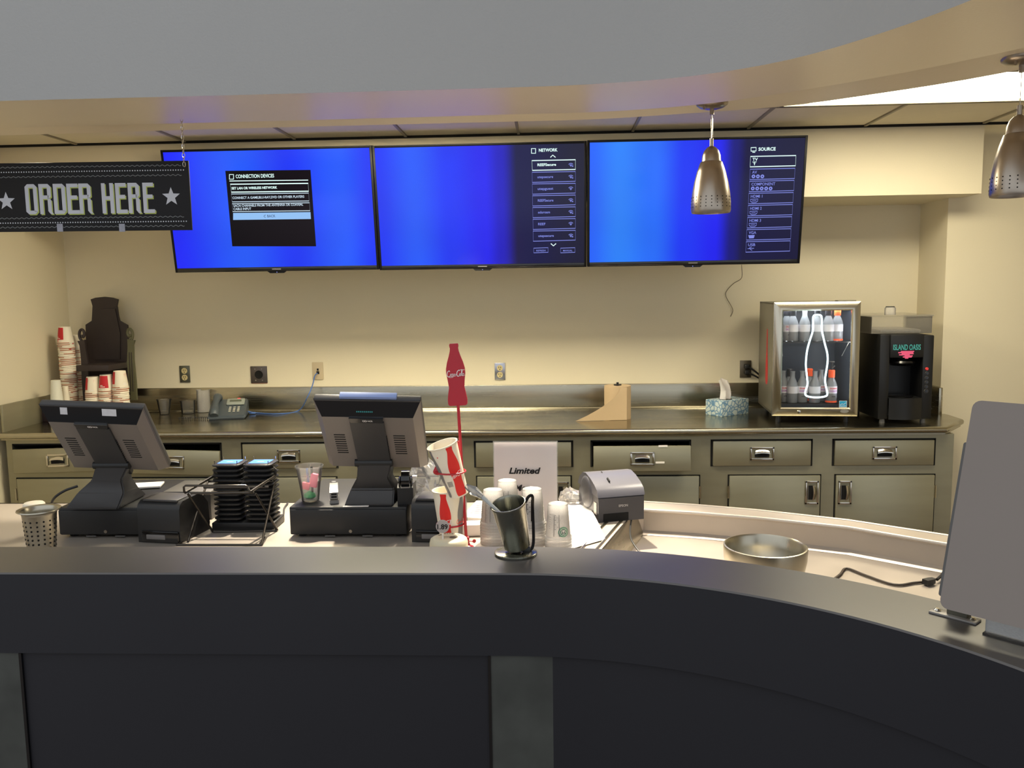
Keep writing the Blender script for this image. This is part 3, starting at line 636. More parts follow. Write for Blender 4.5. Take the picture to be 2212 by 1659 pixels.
for sx, sy in ((370, 425), (14, 435)):
    fl = Flat(); u, v = suv(sx, sy); r_ = 20.5*KS; fl.poly([(u+(r_ if k % 2 == 0 else r_*.42)*math.sin(math.pi*k/5), v+(r_ if k % 2 == 0 else r_*.42)*math.cos(math.pi*k/5)) for k in range(10)]); fl.build('star', STAR, bo, sf(.0008))
fl = Flat(); fd = Flat()
ut, ub = Hh-0.014, 0.012
for v in (Hh-9.5*KS, Hh-30*KS, 29*KS, 9.5*KS): fl.stroke([(-W+.02+(W-.045)*k/300, v+1.2*KS*math.sin(k*0.9)) for k in range(301)], 1.3*KS)
for v in (Hh-19.5*KS, 19*KS):
    n = int((W-.04)/(5.6*KS))
    for k in range(n): fd.disc(-0.018-k*5.6*KS, v, 1.5*KS, 6)
fl.build('wavy_line', LINEG, bo, sf(.0006)); fd.build('dotted_line', STAR, bo, sf(.0006))
for px_ in (130, 264):
    u, v = suv(px_, 492); q = MB(); q.box((u, -0.001, v), (13*KS, 0.0012, 17*KS), mat('cloudy_tape', S(150, 152, 165), 0.3, var=0.3, vscale=60)); q.build('tape_tab', bo, smooth=0)
for xe in (-0.014, -W+0.014):
    z0 = Hh-0.012; zt = 2.150-sg.location.z; n = int((zt-z0)/0.0135); ch = MB()
    for k in range(n+1):
        z = z0+(zt-z0)*k/n; M = tr(xe, -0.002, z) @ (rot('Z', 90) if k % 2 else Matrix())
        ch.tube([M @ V((0.0045*math.cos(a), 0, 0.009*math.sin(a))) for a in [2*math.pi*j/10 for j in range(10)]], 0.0011, CHROME, 5, closed=True)
    ch.build('chain', sg)

# ================================================================== pendant lamps
def pendant(c, zb, label):
    t = thing('pendant_lamp', label, 'lamp', (c[0], c[1], 2.183), group='brushed nickel pendant lamps')
    b = MB(); b.lathe([(0.0, -0.024), (0.022, -0.023), (0.040, -0.018), (0.050, -0.011), (0.052, -0.006), (0.052, 0.022)], SATIN, 32); b.lathe([(0, -0.042), (0.007, -0.042), (0.007, -0.020)], SATIN, 12)
    b.build('canopy', t)
    s_ = MB(); s_.lathe([(0, -.030), (.0035, -.028), (.0035, -.014)], SATIN, 8, tr(-0.03, -0.025, 0)); s_.build('canopy_screw', t)
    h = zb-2.183; z = lambda k: h+k
    b = MB(); b.tube([(0, 0, -0.03), (0, 0, z(0.235))], 0.0035, CLEARP, 8); b.tube([(0, 0, -0.03), (0, 0, z(0.235))], 0.0012, CHROME, 6); b.build('cord', t)
    b = MB(); b.lathe([(0, z(.243)), (.0065, z(.243)), (.0065, z(.218)), (.014, z(.214)), (.024, z(.203)), (.030, z(.188)), (.0315, z(.172)), (.032, z(.168))], SATIN, 36); b.build('cap', t)
    b = MB(); pr = [(.032, z(.168)), (.036, z(.166)), (.047, z(.135)), (.056, z(.10)), (.062, z(.065)), (.065, z(.035)), (.0655, z(.008)), (.063, z(0)), (.0615, z(.002)), (.063, z(.03)), (.060, z(.065)), (.054, z(.10)), (.045, z(.133)), (.03, z(.16)), (0, z(.165))]
    b.lathe(pr, SATIN, 48); sh = b.build('shade', t, smooth=50)
    d = MB()
    for k in range(22):
        for j in range(4):
            a = 2*math.pi*k/22; zz_ = z(.050-.0105*j); r_ = .0640+.0004*j
            d.box((r_*math.cos(a), r_*math.sin(a), zz_), (.0018, .0036, .0036), HOLE, 0.001, rot('Z', math.degrees(a)), 1)
    d.build('perforations', sh, smooth=0)['kind'] = 'stuff'
    l = MB(); l.lathe([(0, z(.05)), (.015, z(.055)), (.022, z(.075)), (.016, z(.10)), (.012, z(.14))], FOAM, 16); l.build('bulb', t)
pc = at_z(1538, 230, 2.168); pendant((pc.x, pc.y), at_y(1532, 460, pc.y).z, 'brushed nickel pendant lamp hanging in front of the right screen')
pc = at_z(2208, 134, 2.168); pendant((pc.x, pc.y), at_y(2200, 424, pc.y).z, 'brushed nickel pendant lamp cut off by the right edge')

# ================================================================== prints wrapped on round things
def wrapc(M, r0, r1, h, a0=0.0, e=0.0006):
    """maps (u along the girth, v up) onto a cone standing in M; a0 turns it (0 faces the viewer)"""
    def fn(u, v):
        r_ = r0+(r1-r0)*v/h; a = R(a0)+u/((r0+r1)/2); r_ += e
        return M @ V((r_*math.sin(a), -r_*math.cos(a), v))
    return fn
Z1 = 0.86        # service counter
Z2 = 0.91        # worktop
def frame_of(bottom, top):
    """matrix with z along bottom->top, x staying to the right"""
    z = (top-bottom).normalized(); x = (V((1, 0, 0)) - z*z.x).normalized(); y = z.cross(x)
    return Matrix(((x.x, y.x, z.x, bottom.x), (x.y, y.y, z.y, bottom.y), (x.z, y.z, z.z, bottom.z), (0, 0, 0, 1)))

# ================================================================== cash drawers, terminals, receipt printers
def cash_drawer(x0, W, label):
    t = thing('cash_drawer', label, 'cash drawer', (x0, 2.40, Z1), group='black cash drawers'); D, Hh = 0.38, 0.092
    b = MB(); b.bb(0, W, 0.004, D, 0.008, Hh, BLACK, 0.004); b.build('case', t)
    f = MB(); f.bb(0.002, W-0.002, 0.0, 0.006, 0.012, Hh-0.008, BLACK, 0.002); fo = f.build('drawer_front', t)
    k = MB(); k.lathe([(0, 0.002), (0.005, 0.002), (0.005, 0)], SATIN, 10, tr(W*0.52, 0, 0.02) @ rot('X', 90)); k.build('lock', fo)
    for sx in (0.03, W-0.03):
        for sy in (0.03, D-0.03): q = MB(); q.lathe([(0, 0), (0.012, 0), (0.012, 0.009), (0, 0.009)], HOLE, 10, tr(sx, sy, 0)); q.build('foot', t)
    for xx in (W*0.30, W*0.62): q = MB(); q.bb(xx, xx+0.03, -0.001, 0.002, 0.004, 0.0075, MIDG); q.build('label_strip', t, smooth=0)
    return t
cash_drawer(-1.472, .275, 'black cash drawer under the left terminal beside the perforated steel cup')
cash_drawer(-0.775, .348, 'black cash drawer under the right terminal, with a stapler on top')

VENT = mat('vent_dark', S(20, 19, 18), 0.8)
SHELL = mat('warm_grey_shell', S(118, 110, 104), 0.45, var=0.05, bump=0.04, bscale=400)
def terminal(tc, bc, wpx, label, foot_px, zb, tape=False):
    YT, YL = 2.27, 2.45
    P1, P2 = at_y(tc[0], tc[1], YT), at_y(bc[0], bc[1], YL); W = wpx*YT/FPX*1.02; M = frame_of(P2, P1); Hh = (P1-P2).length
    fl_, fr_ = at_z(foot_px[0], foot_px[2], zb), at_z(foot_px[1], foot_px[2], zb); fc_ = (fl_+fr_)/2; fw = (fr_-fl_).length
    t = thing('sales_terminal', label, 'terminal', fc_, group='point of sale terminals seen from behind'); Mt = tr(*(-fc_)) @ M
    b = MB(); b.box((0, 0.020, Hh/2), (W, 0.022, Hh), DARKG, 0.004); b.build('screen_frame', t, M=Mt)
    b = MB(); b.box((0, 0.034, Hh/2), (W-0.02, 0.004, Hh-0.02), GLOSSB, 0.001); b.build('screen', t, M=Mt)
    b = MB()                                   # back shell, chamfered all round
    o = [(-W/2, 0), (W/2, 0), (W/2, Hh), (-W/2, Hh)]; i_ = [(-W/2+.02, .02), (W/2-.02, .02), (W/2-.022, Hh-.042), (-W/2+.022, Hh-.042)]
    va = [b.bm.verts.new((x, 0.012, z)) for x, z in o]; vb = [b.bm.verts.new((x, -0.016, z)) for x, z in i_]; mi = b.mi(SHELL)
    for k in (0, 1, 3): b.bm.faces.new((va[k], va[(k+1) % 4], vb[(k+1) % 4], vb[k])).material_index = mi
    b.bm.faces.new(vb).material_index = mi; sh = b.build('back_shell', t, smooth=0, M=Mt)
    b = MB(); b.strip([(-W/2, .012, Hh), (W/2, .012, Hh)], [(-W/2+.022, -.016, Hh-.042), (W/2-.022, -.016, Hh-.042)], GLOSSB); b.prism([(-W*.17, Hh-.040), (W*.15, Hh-.040), (W*.14, Hh-.058), (-W*.16, Hh-.058)], .010, GLOSSB, tr(0, -0.0235, 0)); bd = b.build('top_band', t, smooth=0, M=Mt)
    b = MB(); b.prism([(-W*.17, 0.005), (W*.15, 0.005), (W*.15, Hh-.058), (-W*.17, Hh-.058)], .014, DARKG, tr(0, -0.0225, 0)); b.build('spine', t, M=Mt)
    v = MB()
    for k in range(9):
        z = Hh*.30+k*.0098
        v.box((-W*.30, -.0165, z), (W*.105, .001, .003), VENT); v.box((W*.27, -.0165, z), (W*.11, .001, .003), VENT)
    for k in range(14): v.box((W*.152, -.019, Hh*.18+k*.0085), (.002, .006, .003), VENT)
    vo = v.build('vent_slots', sh, smooth=0, M=Mt); vo['kind'] = 'stuff'
    Fl = lambda e: (lambda u, w_: Mt @ V((u, e, w_)))
    f = Flat(); f.ring(-.010, Hh-.049, .0028, .0016, 10); f.ring(-.0045, Hh-.049, .0028, .0016, 10); f.text('NCR', .001, Hh-.0515, .005, bold=.03); f.build('brand_mark', WHITEP, bd, Fl(-.0240))
    if not tape:
        f = Flat()
        for k in range(9): f.rect(-.030+k*.0052, Hh-.030, -.0265+k*.0052, Hh-.027)
        f.build('display_line', mat('teal_display', S(40, 110, 110), 0.4, emit=S(40, 120, 120), estr=0.3), bd, lambda u, w_: Mt @ V((u, .0115-.0285*((Hh-w_)/.042), w_)))
        q = MB(); q.box((W*.01, .022, Hh+.003), (W*.53, .018, .012), mat('blue_sheet', S(130, 150, 200), .5), .001); q.build('blue_strip', t, M=Mt)
    else:
        for xx, ww in ((-W*.265, .020), (W*.17, .040)): q = MB(); q.box((xx, .012-.028*(.014/.042)-.0006, Hh-.014), (ww, .0006, .020), mat('white_tape', S(206, 204, 206), .3, var=.2, vscale=80), 0, rot('X', -33.7)); q.build('tape_tab', bd, smooth=0, M=Mt)
    # hinge and bent pedestal
    hl = V((bc[0], bc[1], 0)); hz = (Mt @ V((0, -.02, Hh*.16)))
    b = MB(); b.tube([hz+V((-W*.20, 0, 0)), hz+V((W*.17, 0, 0))], .012, BLACK, 12); b.build('hinge', t)
    b = MB(); hw = W*.17; pr = [(hz.y-.010, hz.z, hw), (hz.y-.006, hz.z-.045, hw*.92), (-.005, .045, fw*.45), (-.022, .004, fw*.5), (-.022, 0, fw*.5)]
    bk = [(hz.y+.035, hz.z, hw), (hz.y+.045, hz.z-.04, hw), (.09, .04, fw*.45), (.15, .006, fw*.5), (.15, 0, fw*.5)]
    ring = []
    for (y0, z0, w0), (y1, z1, w1) in zip(pr, bk): ring.append([b.bm.verts.new(p) for p in ((hz.x*(z0/max(hz.z, .01))-w0, y0, z0), (hz.x*(z0/max(hz.z, .01))+w0, y0, z0), (hz.x*(z1/max(hz.z, .01))+w1, y1, z1), (hz.x*(z1/max(hz.z, .01))-w1, y1, z1))])
    mi = b.mi(DARKG)
    for a_, c_ in zip(ring, ring[1:]):
        for k in range(4): b.bm.faces.new((a_[k], a_[(k+1) % 4], c_[(k+1) % 4], c_[k])).material_index = mi
    b.bm.faces.new(ring[0]).material_index = mi; b.bm.faces.new(ring[-1]).material_index = mi
    bmesh.ops.bevel(b.bm, geom=list(b.bm.edges), offset=.004, segments=2, affect='EDGES'); b.build('pedestal', t)
    return t
terminal((193, 884), (260, 1012), 230, 'left sales terminal leaning back with white tape on its black band', (150, 262, 1096), Z1+.093, True)
terminal((791, 870), (817, 1008), 234, 'right sales terminal with a blue strip along its top edge', (748, 852, 1088), Z1+.093)

def slip_printer(front_l, front_r, rz, label):
    p = at_z(*front_l, Z1); q = at_z(*front_r, Z1); W = .135; t = thing('receipt_printer', label, 'printer', (p.x+.0, p.y, Z1), rz, group='black slip printers beside the cash drawers')
    b = MB(); b.prism([(0, 0), (0, .098), (.006, .112), (.02, .121), (.10, .124), (.13, .112), (.155, .085), (.16, .02), (.155, 0)], W, BLACK, rot('Z', 90) @ tr(0, -W, 0) )
    b.build('case', t, smooth=40)
    b = MB(); b.bb(.012, W-.012, .012, .10, .118, .126, DARKG, .003); b.build('lid', t)
    b = MB(); b.bb(.012, W-.004, -.006, .006, .004, .036, GLOSSB, .003); b.bb(.03, W-.045, -.008, -.004, .012, .026, INKG, .002); b.build('paper_slot', t)
    b = MB(); b.bb(-.0006, .0, .0, .002, 0, .001, BLACK); b.bm.free()
slip_printer((300, 1171), (386, 1171), R(-8), 'black slip printer between the left cash drawer and the wire rack')
slip_printer((890, 1171), (950, 1171), R(-4), 'black slip printer behind the red bottle stand')

# grey lid and papers behind the left printer
t = thing('grey_tray_lid', 'flat grey tray lid lying behind the left terminal', 'tray', V((-1.16, 2.58, Z1)))
b = MB(); b.prism([(-.06, .09), (.07, .09), (.085, .165), (-.045, .165)], .0, MIDG) if False else None
b = MB(); b.bb(-.075, .08, .0, .16, .085, .097, MIDG, .003); b.build('lid', t)
b = MB(); b.bb(-.06, .07, .02, .15, 0.0, .085, DARKG, .003); b.build('box', t)
t = tag(MB().box((0, 0, .004), (.11, .07, .006), WHITE, .001, rot('Z', 14)).build('paper_pad'), 'white paper pad beside the left terminal foot', 'paper'); p = at_z(306, 1052, .957); t.location = (p.x, p.y+.02, .957-.004)
t.location.z = .9535

# matrix receipt printer, right
t = thing('receipt_printer', 'charcoal receipt printer with rounded lid standing at the counter corner', 'printer', (0.138, 2.556, Z1), R(17))
EP = mat('slate_grey_plastic', S(60, 60, 66), .38, var=.05, bump=.05, bscale=500); EPT = mat('slate_grey_lid', S(84, 84, 92), .34, var=.05, bump=.05, bscale=500)
b = MB(); W = .150; prof = [(0, 0), (-.001, .074), (.004, .080), (.17, .086), (.185, .06), (.185, .0)]
b.prism(prof, W, EP, rot('Z', 90) @ tr(0, -W, 0)); b.build('case', t, smooth=30)
b = MB(); lp = [(-.003, .078), (.006, .098), (.03, .112), (.07, .126), (.11, .134), (.14, .130), (.17, .112), (.19, .085)]
b.prism(lp, W+.004, EPT, rot('Z', 90) @ tr(0, -W-.002, 0)); b.build('lid', t, smooth=60)
b = MB(); b.lathe([(0, 0), (.052, 0), (.050, .004), (.040, .007), (0, .008)], EP, 32, tr(.0, .105, .074) @ rot('Y', -90)); b.build('roll_cover', t, smooth=50)
b = MB(); b.bb(.016, .098, -.002, .004, .002, .026, HOLE); b.build('drawer_slot', t, smooth=0)
Flat().text('EPSON', .066, .045, .0075, bold=.03).build('brand_mark', mat('pale_grey_mark', S(170, 168, 168), .5), t, lambda u, v: V((u, -.0022, v)))
b = MB(); b.bb(-.0022, -.0008, .012, .035, .022, .058, mat('spec_sticker', S(196, 190, 180), .6, var=.2, vscale=120), 0); b.build('sticker', t, smooth=0)
for yy, a_ in ((.045, 0), (.10, 0)): b = MB(); b.box((.05, yy, .121+.008*(yy > .06)), (.004, .02, .006), HOLE, 0, rot('X', 20)); b.build('lid_notch', t, smooth=0)
o = MB().tube([at_y(1364, 1122, 2.60), at_y(1361, 1146, 2.52), at_y(1364, 1166, 2.44), at_y(1375, 1184, 2.38), at_y(1388, 1200, 2.34)], .0028, BLACK, 8, smooth=5).build('power_cord'); tag(o, 'thin black cord dropping from the receipt printer into the basin', 'cord')

# ================================================================== pagers on their charging stack
PAGER = mat('pager_black', S(34, 34, 35), .35, var=.08); PBL = mat('pager_blue_label', S(70, 120, 235), .4, emit=S(40, 90, 230), estr=.25)
pl = at_z(459, 1146, Z1); prr = at_z(592, 1143, Z1); PW = (prr.x-pl.x)/2; ztop = at_y(490, 1003, pl.y).z; n = 12; ps = (ztop-Z1-.026)/n
t = tag(MB().bb(0, PW*2+.008, 0, PW+.01, 0, .024, BLACK, .004).build('charging_base'), 'black charging base under the two columns of pagers', 'charger'); t.location = (pl.x-.002, pl.y, Z1)
proto = None
for c_ in range(2):
    for k in range(n):
        if proto is None:
            b = MB(); h = ps*.9; s_ = PW*.96
            for (z, e) in (): pass
            def sq(e, rr=.018, m_=5):
                P = []
                for cx_, cy_, a_ in ((s_-rr-e, s_-rr-e, 0), (rr+e, s_-rr-e, 90), (rr+e, rr+e, 180), (s_-rr-e, rr+e, 270)):
                    for j in range(m_): a = R(a_+90*j/(m_-1)); P.append((cx_+rr*math.cos(a), cy_+rr*math.sin(a)))
                return P
            L_ = [(0, .010), (h*.35, .007), (h*.55, .0), (h*.85, .0), (h, .004)]; rg = [[b.bm.verts.new((x, y, z)) for x, y in sq(e)] for z, e in L_]; mi = b.mi(PAGER)
            for a_, c2 in zip(rg, rg[1:]):
                for j in range(len(a_)): b.bm.faces.new((a_[j], a_[(j+1) % len(a_)], c2[(j+1) % len(a_)], c2[j])).material_index = mi
            b.bm.faces.new(rg[0]).material_index = mi; b.bm.faces.new(rg[-1]).material_index = mi
            o = proto = b.build('pager', smooth=30)
        else: o = proto.copy(); COL.objects.link(o)
        o.location = (pl.x+.002+c_*(PW+.003)-.0006*(n-k)*0, pl.y+.004, Z1+.025+k*ps)
        side = ('left', 'right')[c_]
        if k == n-1:
            tag(o, 'topmost pager with blue label in the %s column' % side, 'pager', 'restaurant pagers stacked in two columns')
            Flat().poly([(.014, .018), (s_-.014, .018), (s_-.014, s_-.014), (.014, s_-.014)]).build('blue_label', PBL, o, lambda u, v: V((u, v, ps*.9+.0006)))
            f = Flat(); f.text('PAGER', s_/2, s_*.42, .007, align='c') if False else f.rect(s_*.40, s_*.42, s_*.62, s_*.52); f.build('label_mark', mat('pale_blue_mark', S(150, 200, 250), .5), o, lambda u, v: V((u, v, ps*.9+.0012)))
            for ax, ay in ((.010, .010), (s_-.010, .010), (.010, s_-.008), (s_-.010, s_-.008)): q = MB(); q.lathe([(0, .010), (.0014, .010), (.0014, 0)], CHROME, 6, tr(ax, ay, ps*.9)); q.build('contact_pin', o)
        else: tag(o, 'black pager below the top one in the %s column of the pager stack' % side, 'pager', 'restaurant pagers in the %s column' % side)
o = MB().tube([at_z(603, 1116, Z1+.01), at_z(612, 1112, Z1+.004), at_z(614, 1098, Z1+.004), at_z(622, 1086, Z1+.004)], .003, DARKG, 8, smooth=5).build('charger_cord'); tag(o, 'dark charger cord trailing from the pager stack', 'cord')

# ================================================================== folding wire rack
t = thing('wire_rack', 'folding black wire rack in front of the pager stack', 'rack', at_z(480, 1176, Z1)); L0 = V(t.location)
P = lambda x, y, Y: at_y(x, y, Y)-L0; Bz = lambda x, y: at_z(x, y, Z1+.003)-L0
YFt, YBt_ = 2.37, 2.52
def wire(name, pts, r_=.0034, sm=0): MB().tube(pts, r_, WIREB, 8, smooth=sm).build(name, t)
wire('base_bar', [Bz(382, 1177), Bz(566, 1177)]); wire('base_bar', [Bz(461, 1149), Bz(599, 1146)])
wire('base_side', [Bz(382, 1177), Bz(407, 1163)]); wire('base_side', [Bz(560, 1177), Bz(573, 1161)])
wire('leg', [P(406, 1067, YFt), Bz(460, 1149)]); wire('leg', [P(552, 1066, YFt), Bz(599, 1145)])
wire('leg', [P(448, 1042, YBt_), P(425, 1108, 2.43), Bz(406, 1170)]); wire('leg', [P(593, 1040, YBt_), P(580, 1105, 2.43), Bz(565, 1177)])
wire('front_loop', [P(398, 1064, YFt-.01), P(397, 1052, YFt-.01), P(401, 1049, YFt-.01), P(531, 1049, YFt-.01), P(535, 1052, YFt-.01), P(540, 1064, YFt-.01)])
wire('back_loop', [P(463, 1026, YBt_), P(464, 1013, YBt_), P(468, 1011, YBt_), P(591, 1010, YBt_), P(596, 1014, YBt_), P(595, 1028, YBt_)])
wire('slope_rail', [P(400, 1064, YFt-.01), P(462, 1028, YBt_)], .0042); wire('slope_rail', [P(540, 1063, YFt-.01), P(595, 1027, YBt_)], .0042)
wire('cross_bar', [P(412, 1065, YFt), P(549, 1064, YFt)]); wire('cross_bar', [P(450, 1040, YBt_-.03), P(590, 1039, YBt_-.03)]); wire('cross_bar', [P(440, 1053, 2.44), P(580, 1052, 2.44)])

# ================================================================== things on the right cash drawer
zd = Z1+.0925
cp = at_z(671, 1082, zd); t = thing('pen_cup', 'clear plastic cup of pens standing on the right cash drawer', 'cup', (cp.x, cp.y, zd))
MB().lathe([(0, .001), (.024, .001), (.026, .004), (.031, .05), (.0385, .098), (.041, .104), (.0425, .106), (.0425, .109), (.0395, .109), (.037, .098), (.0295, .05), (.0245, .006), (0, .004)], PENC, 32).build('cup', t, smooth=60)
def stick(name, a, c_, r_, m_, lab, cat): 
    o = MB().tube([cp+V((0, 0, zd-cp.z))+V(a), cp+V((0, 0, zd-cp.z))+V(c_)], r_, m_, 8).build(name); tag(o, lab, cat); return o
stick('pen', (-.018, -.005, .012), (.001, .006, .112), .003, CLEARP, 'clear pen leaning left inside the plastic pen cup', 'pen'); stick('pen', (.006, .002, .012), (.006, .004, .104), .0036, INK, 'black pen standing upright in the plastic pen cup', 'pen')
stick('pen', (-.006, .006, .05), (-.010, .010, .098), .0035, BLUEC, 'pale blue pen behind the others in the pen cup', 'pen')
for nm, mc, a, lab in (('pink_note_pad', S(238, 96, 130), (.012, .004, .062), 'pink note pad folded inside the plastic pen cup'), ('pink_eraser', S(226, 70, 100), (-.012, .0, .046), 'crumpled rose paper low in the plastic pen cup')):
    o = MB().box((0, 0, 0), (.024, .012, .042 if 'note' in nm else .022), mat(nm, mc, .6), .003, rot('Y', 12)).build(nm); o.location = (cp.x+a[0], cp.y+a[1], zd+a[2]); tag(o, lab, 'stationery')
o = MB().lathe([(0, 0), (.012, .002), (.019, .008), (.015, .018), (0, .026)], mat('green_pom', S(24, 150, 80), .5, bump=1, bscale=90), 14).build('green_clip'); o.location = (cp.x-.002, cp.y, zd+.006); tag(o, 'bright green clip at the bottom of the pen cup', 'clip')
sp = at_z(722, 1088, zd); t = thing('stapler', 'silver stapler end on beside the right terminal foot', 'stapler', (sp.x, sp.y, zd), R(14))
ALU = mat('silver_grey', S(150, 146, 142), .35, .3)
MB().prism([(0, 0), (.09, 0), (.09, .006), (0, .010)], .026, ALU, rot('Z', 90) @ tr(0, -.013, 0)).build('base', t)
MB().prism([(.0, .014), (.0, .034), (.02, .046), (.06, .050), (.085, .042), (.09, .014)], .024, ALU, rot('Z', 90) @ tr(0, -.012, 0)).build('arm', t, smooth=40)
MB().bb(-.008, .008, -.0012, .001, .018, .023, HOLE).build('slot', t, smooth=0); MB().bb(-.008, .008, -.0012, .001, .026, .031, HOLE).build('slot', t, smooth=0)
MB().bb(-.009, .009, .06, .085, .040, .053, DARKG, .004).build('hinge_cap', t)
tp = at_z(876, 1090, zd); t = thing('tape_dispenser', 'black desk tape dispenser right of the right terminal foot', 'tape dispenser', (tp.x, tp.y, zd), R(5))
MB().prism([(-.0, 0), (.0, .050), (.02, .058), (.12, .045), (.13, 0)], .046, BLACK, rot('Z', 90) @ tr(0, -.023, 0)).build('body', t, smooth=30)
for s_ in (-1, 1): MB().box((s_*.017, .03, .062), (.006, .045, .034), GLOSSB, .003).build('cheek', t)
MB().lathe([(.012, -.012), (.028, -.012), (.028, .012), (.012, .012)], GLOSSB, 24, tr(0, .032, .068) @ rot('Y', 90), close=True).build('tape_roll', t); MB().bb(-.012, .012, -.003, .002, .050, .053, ALU).build('cutter', t, smooth=0)
MB().bb(.018, .032, .03, .045, .072, .078, WHITE).build('tape_end', t, smooth=0)
o = MB().box((0, 0, .001), (.075, .012, .0014), WHITE, 0, rot('Z', 3)).build('receipt_scrap'); p = at_z(770, 1092, zd+.001); o.location = (p.x, p.y-.008, zd); tag(o, 'torn white receipt scrap at the front of the right cash drawer', 'paper')

# crinkled clear bags
def bag(px_, py_, Y, r_, seed, label, zflat):
    rnd = random.Random(seed); b = MB(); p = at_y(px_, py_, Y)
    bmesh.ops.create_icosphere(b.bm, subdivisions=3, radius=1.0); b.mi(BAGM)
    ph = [(V((rnd.uniform(-1, 1), rnd.uniform(-1, 1), rnd.uniform(-1, 1))), rnd.uniform(3, 9), rnd.uniform(0, 6)) for _ in range(7)]
    for v in b.bm.verts:
        k = 1+sum(.07*math.sin(q.dot(v.co)*f_+s_) for q, f_, s_ in ph)+rnd.uniform(-.07, .07); d = v.co.copy()
        x, y, z = d*k
        if z > .35: x *= 1-.55*min(1, (z-.35)/.7); y *= 1-.5*min(1, (z-.35)/.7); z *= 1.15; x -= .18*z
        v.co = V((x*r_[0], y*r_[1], max(zflat, z*r_[2])))
    o = b.build('plastic_bag', smooth=0); o.location = p; tag(o, label, 'bag'); return o
bag(922, 1030, 2.60, (.050, .045, .062), 3, 'crinkled clear plastic bag behind the right slip printer', -.2); bag(1237, 1078, 2.76, (.045, .04, .034), 5, 'small clear plastic bag behind the charcoal receipt printer', -.2)

# ================================================================== red bottle stand, cola cups, price tin
CY = 2.30
t = thing('cup_stand', 'red display stand topped by a flat red cola bottle', 'stand', at_z(1008, 1176, Z1)); L0 = V(t.location); L0.z = Z1; t.location.z = Z1
P = lambda x, y, Y=CY: at_y(x, y, Y)-L0
b = MB(); rod = [P(1008, 1176), P(1002, 1085), P(997, 1000), P(993, 930), P(989.5, 872)]; b.tube(rod, .0042, CRED, 10); b.build('rod', t)
b = MB(); f0 = P(1008, 1174); b.lathe([(0, 0), (.020, 0), (.020, .005), (.01, .010), (.007, .02), (0, .02)], CRED, 28, tr(f0.x, f0.y+.0, 0)); b.build('foot', t)
pb, pt = P(989.5, 876), P(980, 742); Mb = frame_of(pb, pt); hb = (pt-pb).length; wb = 43*CY/FPX
prof = [(-botw(k/40)*wb/.74, hb*k/40) for k in range(41)] + [(botw(k/40)*wb/.74, hb*k/40) for k in range(40, -1, -1)]
b = MB(); b.prism(prof, .006, CRED, Mb @ tr(0, -.003, 0)); bo = b.build('bottle_board', t, smooth=0)
f = Flat(); s_ = coke_script(); f.xf(lambda u, v: ((u-.5)*wb*.92, hb*.475+v*wb*.92), s_); f.build('brand_script', WHITEP, bo, lambda u, v: Mb @ V((u, -.0036, v)))
for x, y in ((993.5, 963), (1003, 1030), (1001.5, 1108)): q = MB(); c_ = P(x-3, y); q.box(c_, (.005, .006, .028), CRED, .0015); q.build('clamp', t)
q = MB(); c_ = P(1009, 1168); q.box(c_, (.012, .012, .024), CRED, .002); q.tube([c_, c_+V((.016, 0, -.002))], .0016, CRED, 6); q.lathe([(0, -.002), (.005, -.002), (.005, .002), (0, .002)], CRED, 12, tr(*(c_+V((.020, 0, -.001)))) @ rot('X', 90)); q.build('thumb_screw', t)
def ring_at(x, y, rad, cdx, Y=CY):
    c_ = P(x, y, Y); b = MB(); b.tube([c_+V((rad*math.cos(a), rad*math.sin(a), 0)) for a in [2*math.pi*k/36 for k in range(36)]], .0024, CRED, 8, closed=True); b.build('holder_ring', t)
ring_at(973, 1018, .041, 0, CY-.040); ring_at(973, 1131, .0375, 0, CY)
q = MB(); q.box(P(945, 1016, CY-.045), (.020, .016, .026), CRED, .008, rot('Y', 25), 3); q.build('ring_clip', t)
def cola_cup(bot, top, r0, r1, a_red, a_grey, label, code=False):
    h = (top-bot).length; t = thing('cola_cup', label, 'cup', bot); M = tr(*(-bot)) @ frame_of(bot, top)
    MB().lathe([(0, .004), (r0-.001, .004), (r0-.001, 0), (r0, 0), (r1, h-.004), (r1+.0022, h-.003), (r1+.0026, h), (r1-.001, h+.0005), (r1-.0022, h-.003), (r0-.001, .008), (0, .008)], PAPER, 40, M).build('cup', t, smooth=60)
    wr = lambda a, e=.0005: wrapc(M, r0, r1, h, a, e)
    bottle_flat(0, .004, h*.96, .034).build('red_bottle_print', CREDP, t, wr(a_red)); bottle_flat(0, .004, h*.96, .028).build('grey_bottle_print', GREYP, t, wr(a_grey))
    f = Flat(); f.xf(lambda u, v: ((u-.5)*.040, h*.40+v*.040), coke_script()); f.build('brand_script', WHITEP, t, wr(a_red, .0010))
    if not code:
        f = Flat(); f.xf(lambda u, v: ((u-.5)*.034, h*.40+v*.036), coke_script()); f.build('brand_script', CREDP, t, wr(a_grey, .0010))
    else:
        f = Flat()
        for k in range(9): f.rect(-.008+k*.0018, .036, -.0072+k*.0018, .052)
        f.build('barcode', INKG, t, wr((a_red+a_grey)/2)); Flat().rect(-.0015, h*.83, .0015, h*.85).build('red_mark', CREDP, t, wr(-25))
cola_cup(at_y(976, 1172, CY), at_y(968.5, 1057, CY), .030, .0435, -14, 62, 'upright paper cola cup behind the price tag')
cola_cup(at_y(991.5, 1068, CY-.03), at_y(955, 959, CY-.05), .0265, .0405, 32, -58, 'tilted paper cola cup held by the upper red ring', True)
tn = at_y(970, 1176, 2.21); t = thing('price_tin', 'round cream tin with dark lettering on its lid below the cola cups', 'tin', (tn.x, 2.205, Z1)); hh = at_y(970, 1160, 2.205).z-Z1
TIN = mat('cream_tin', S(214, 204, 176), .5, var=.05)
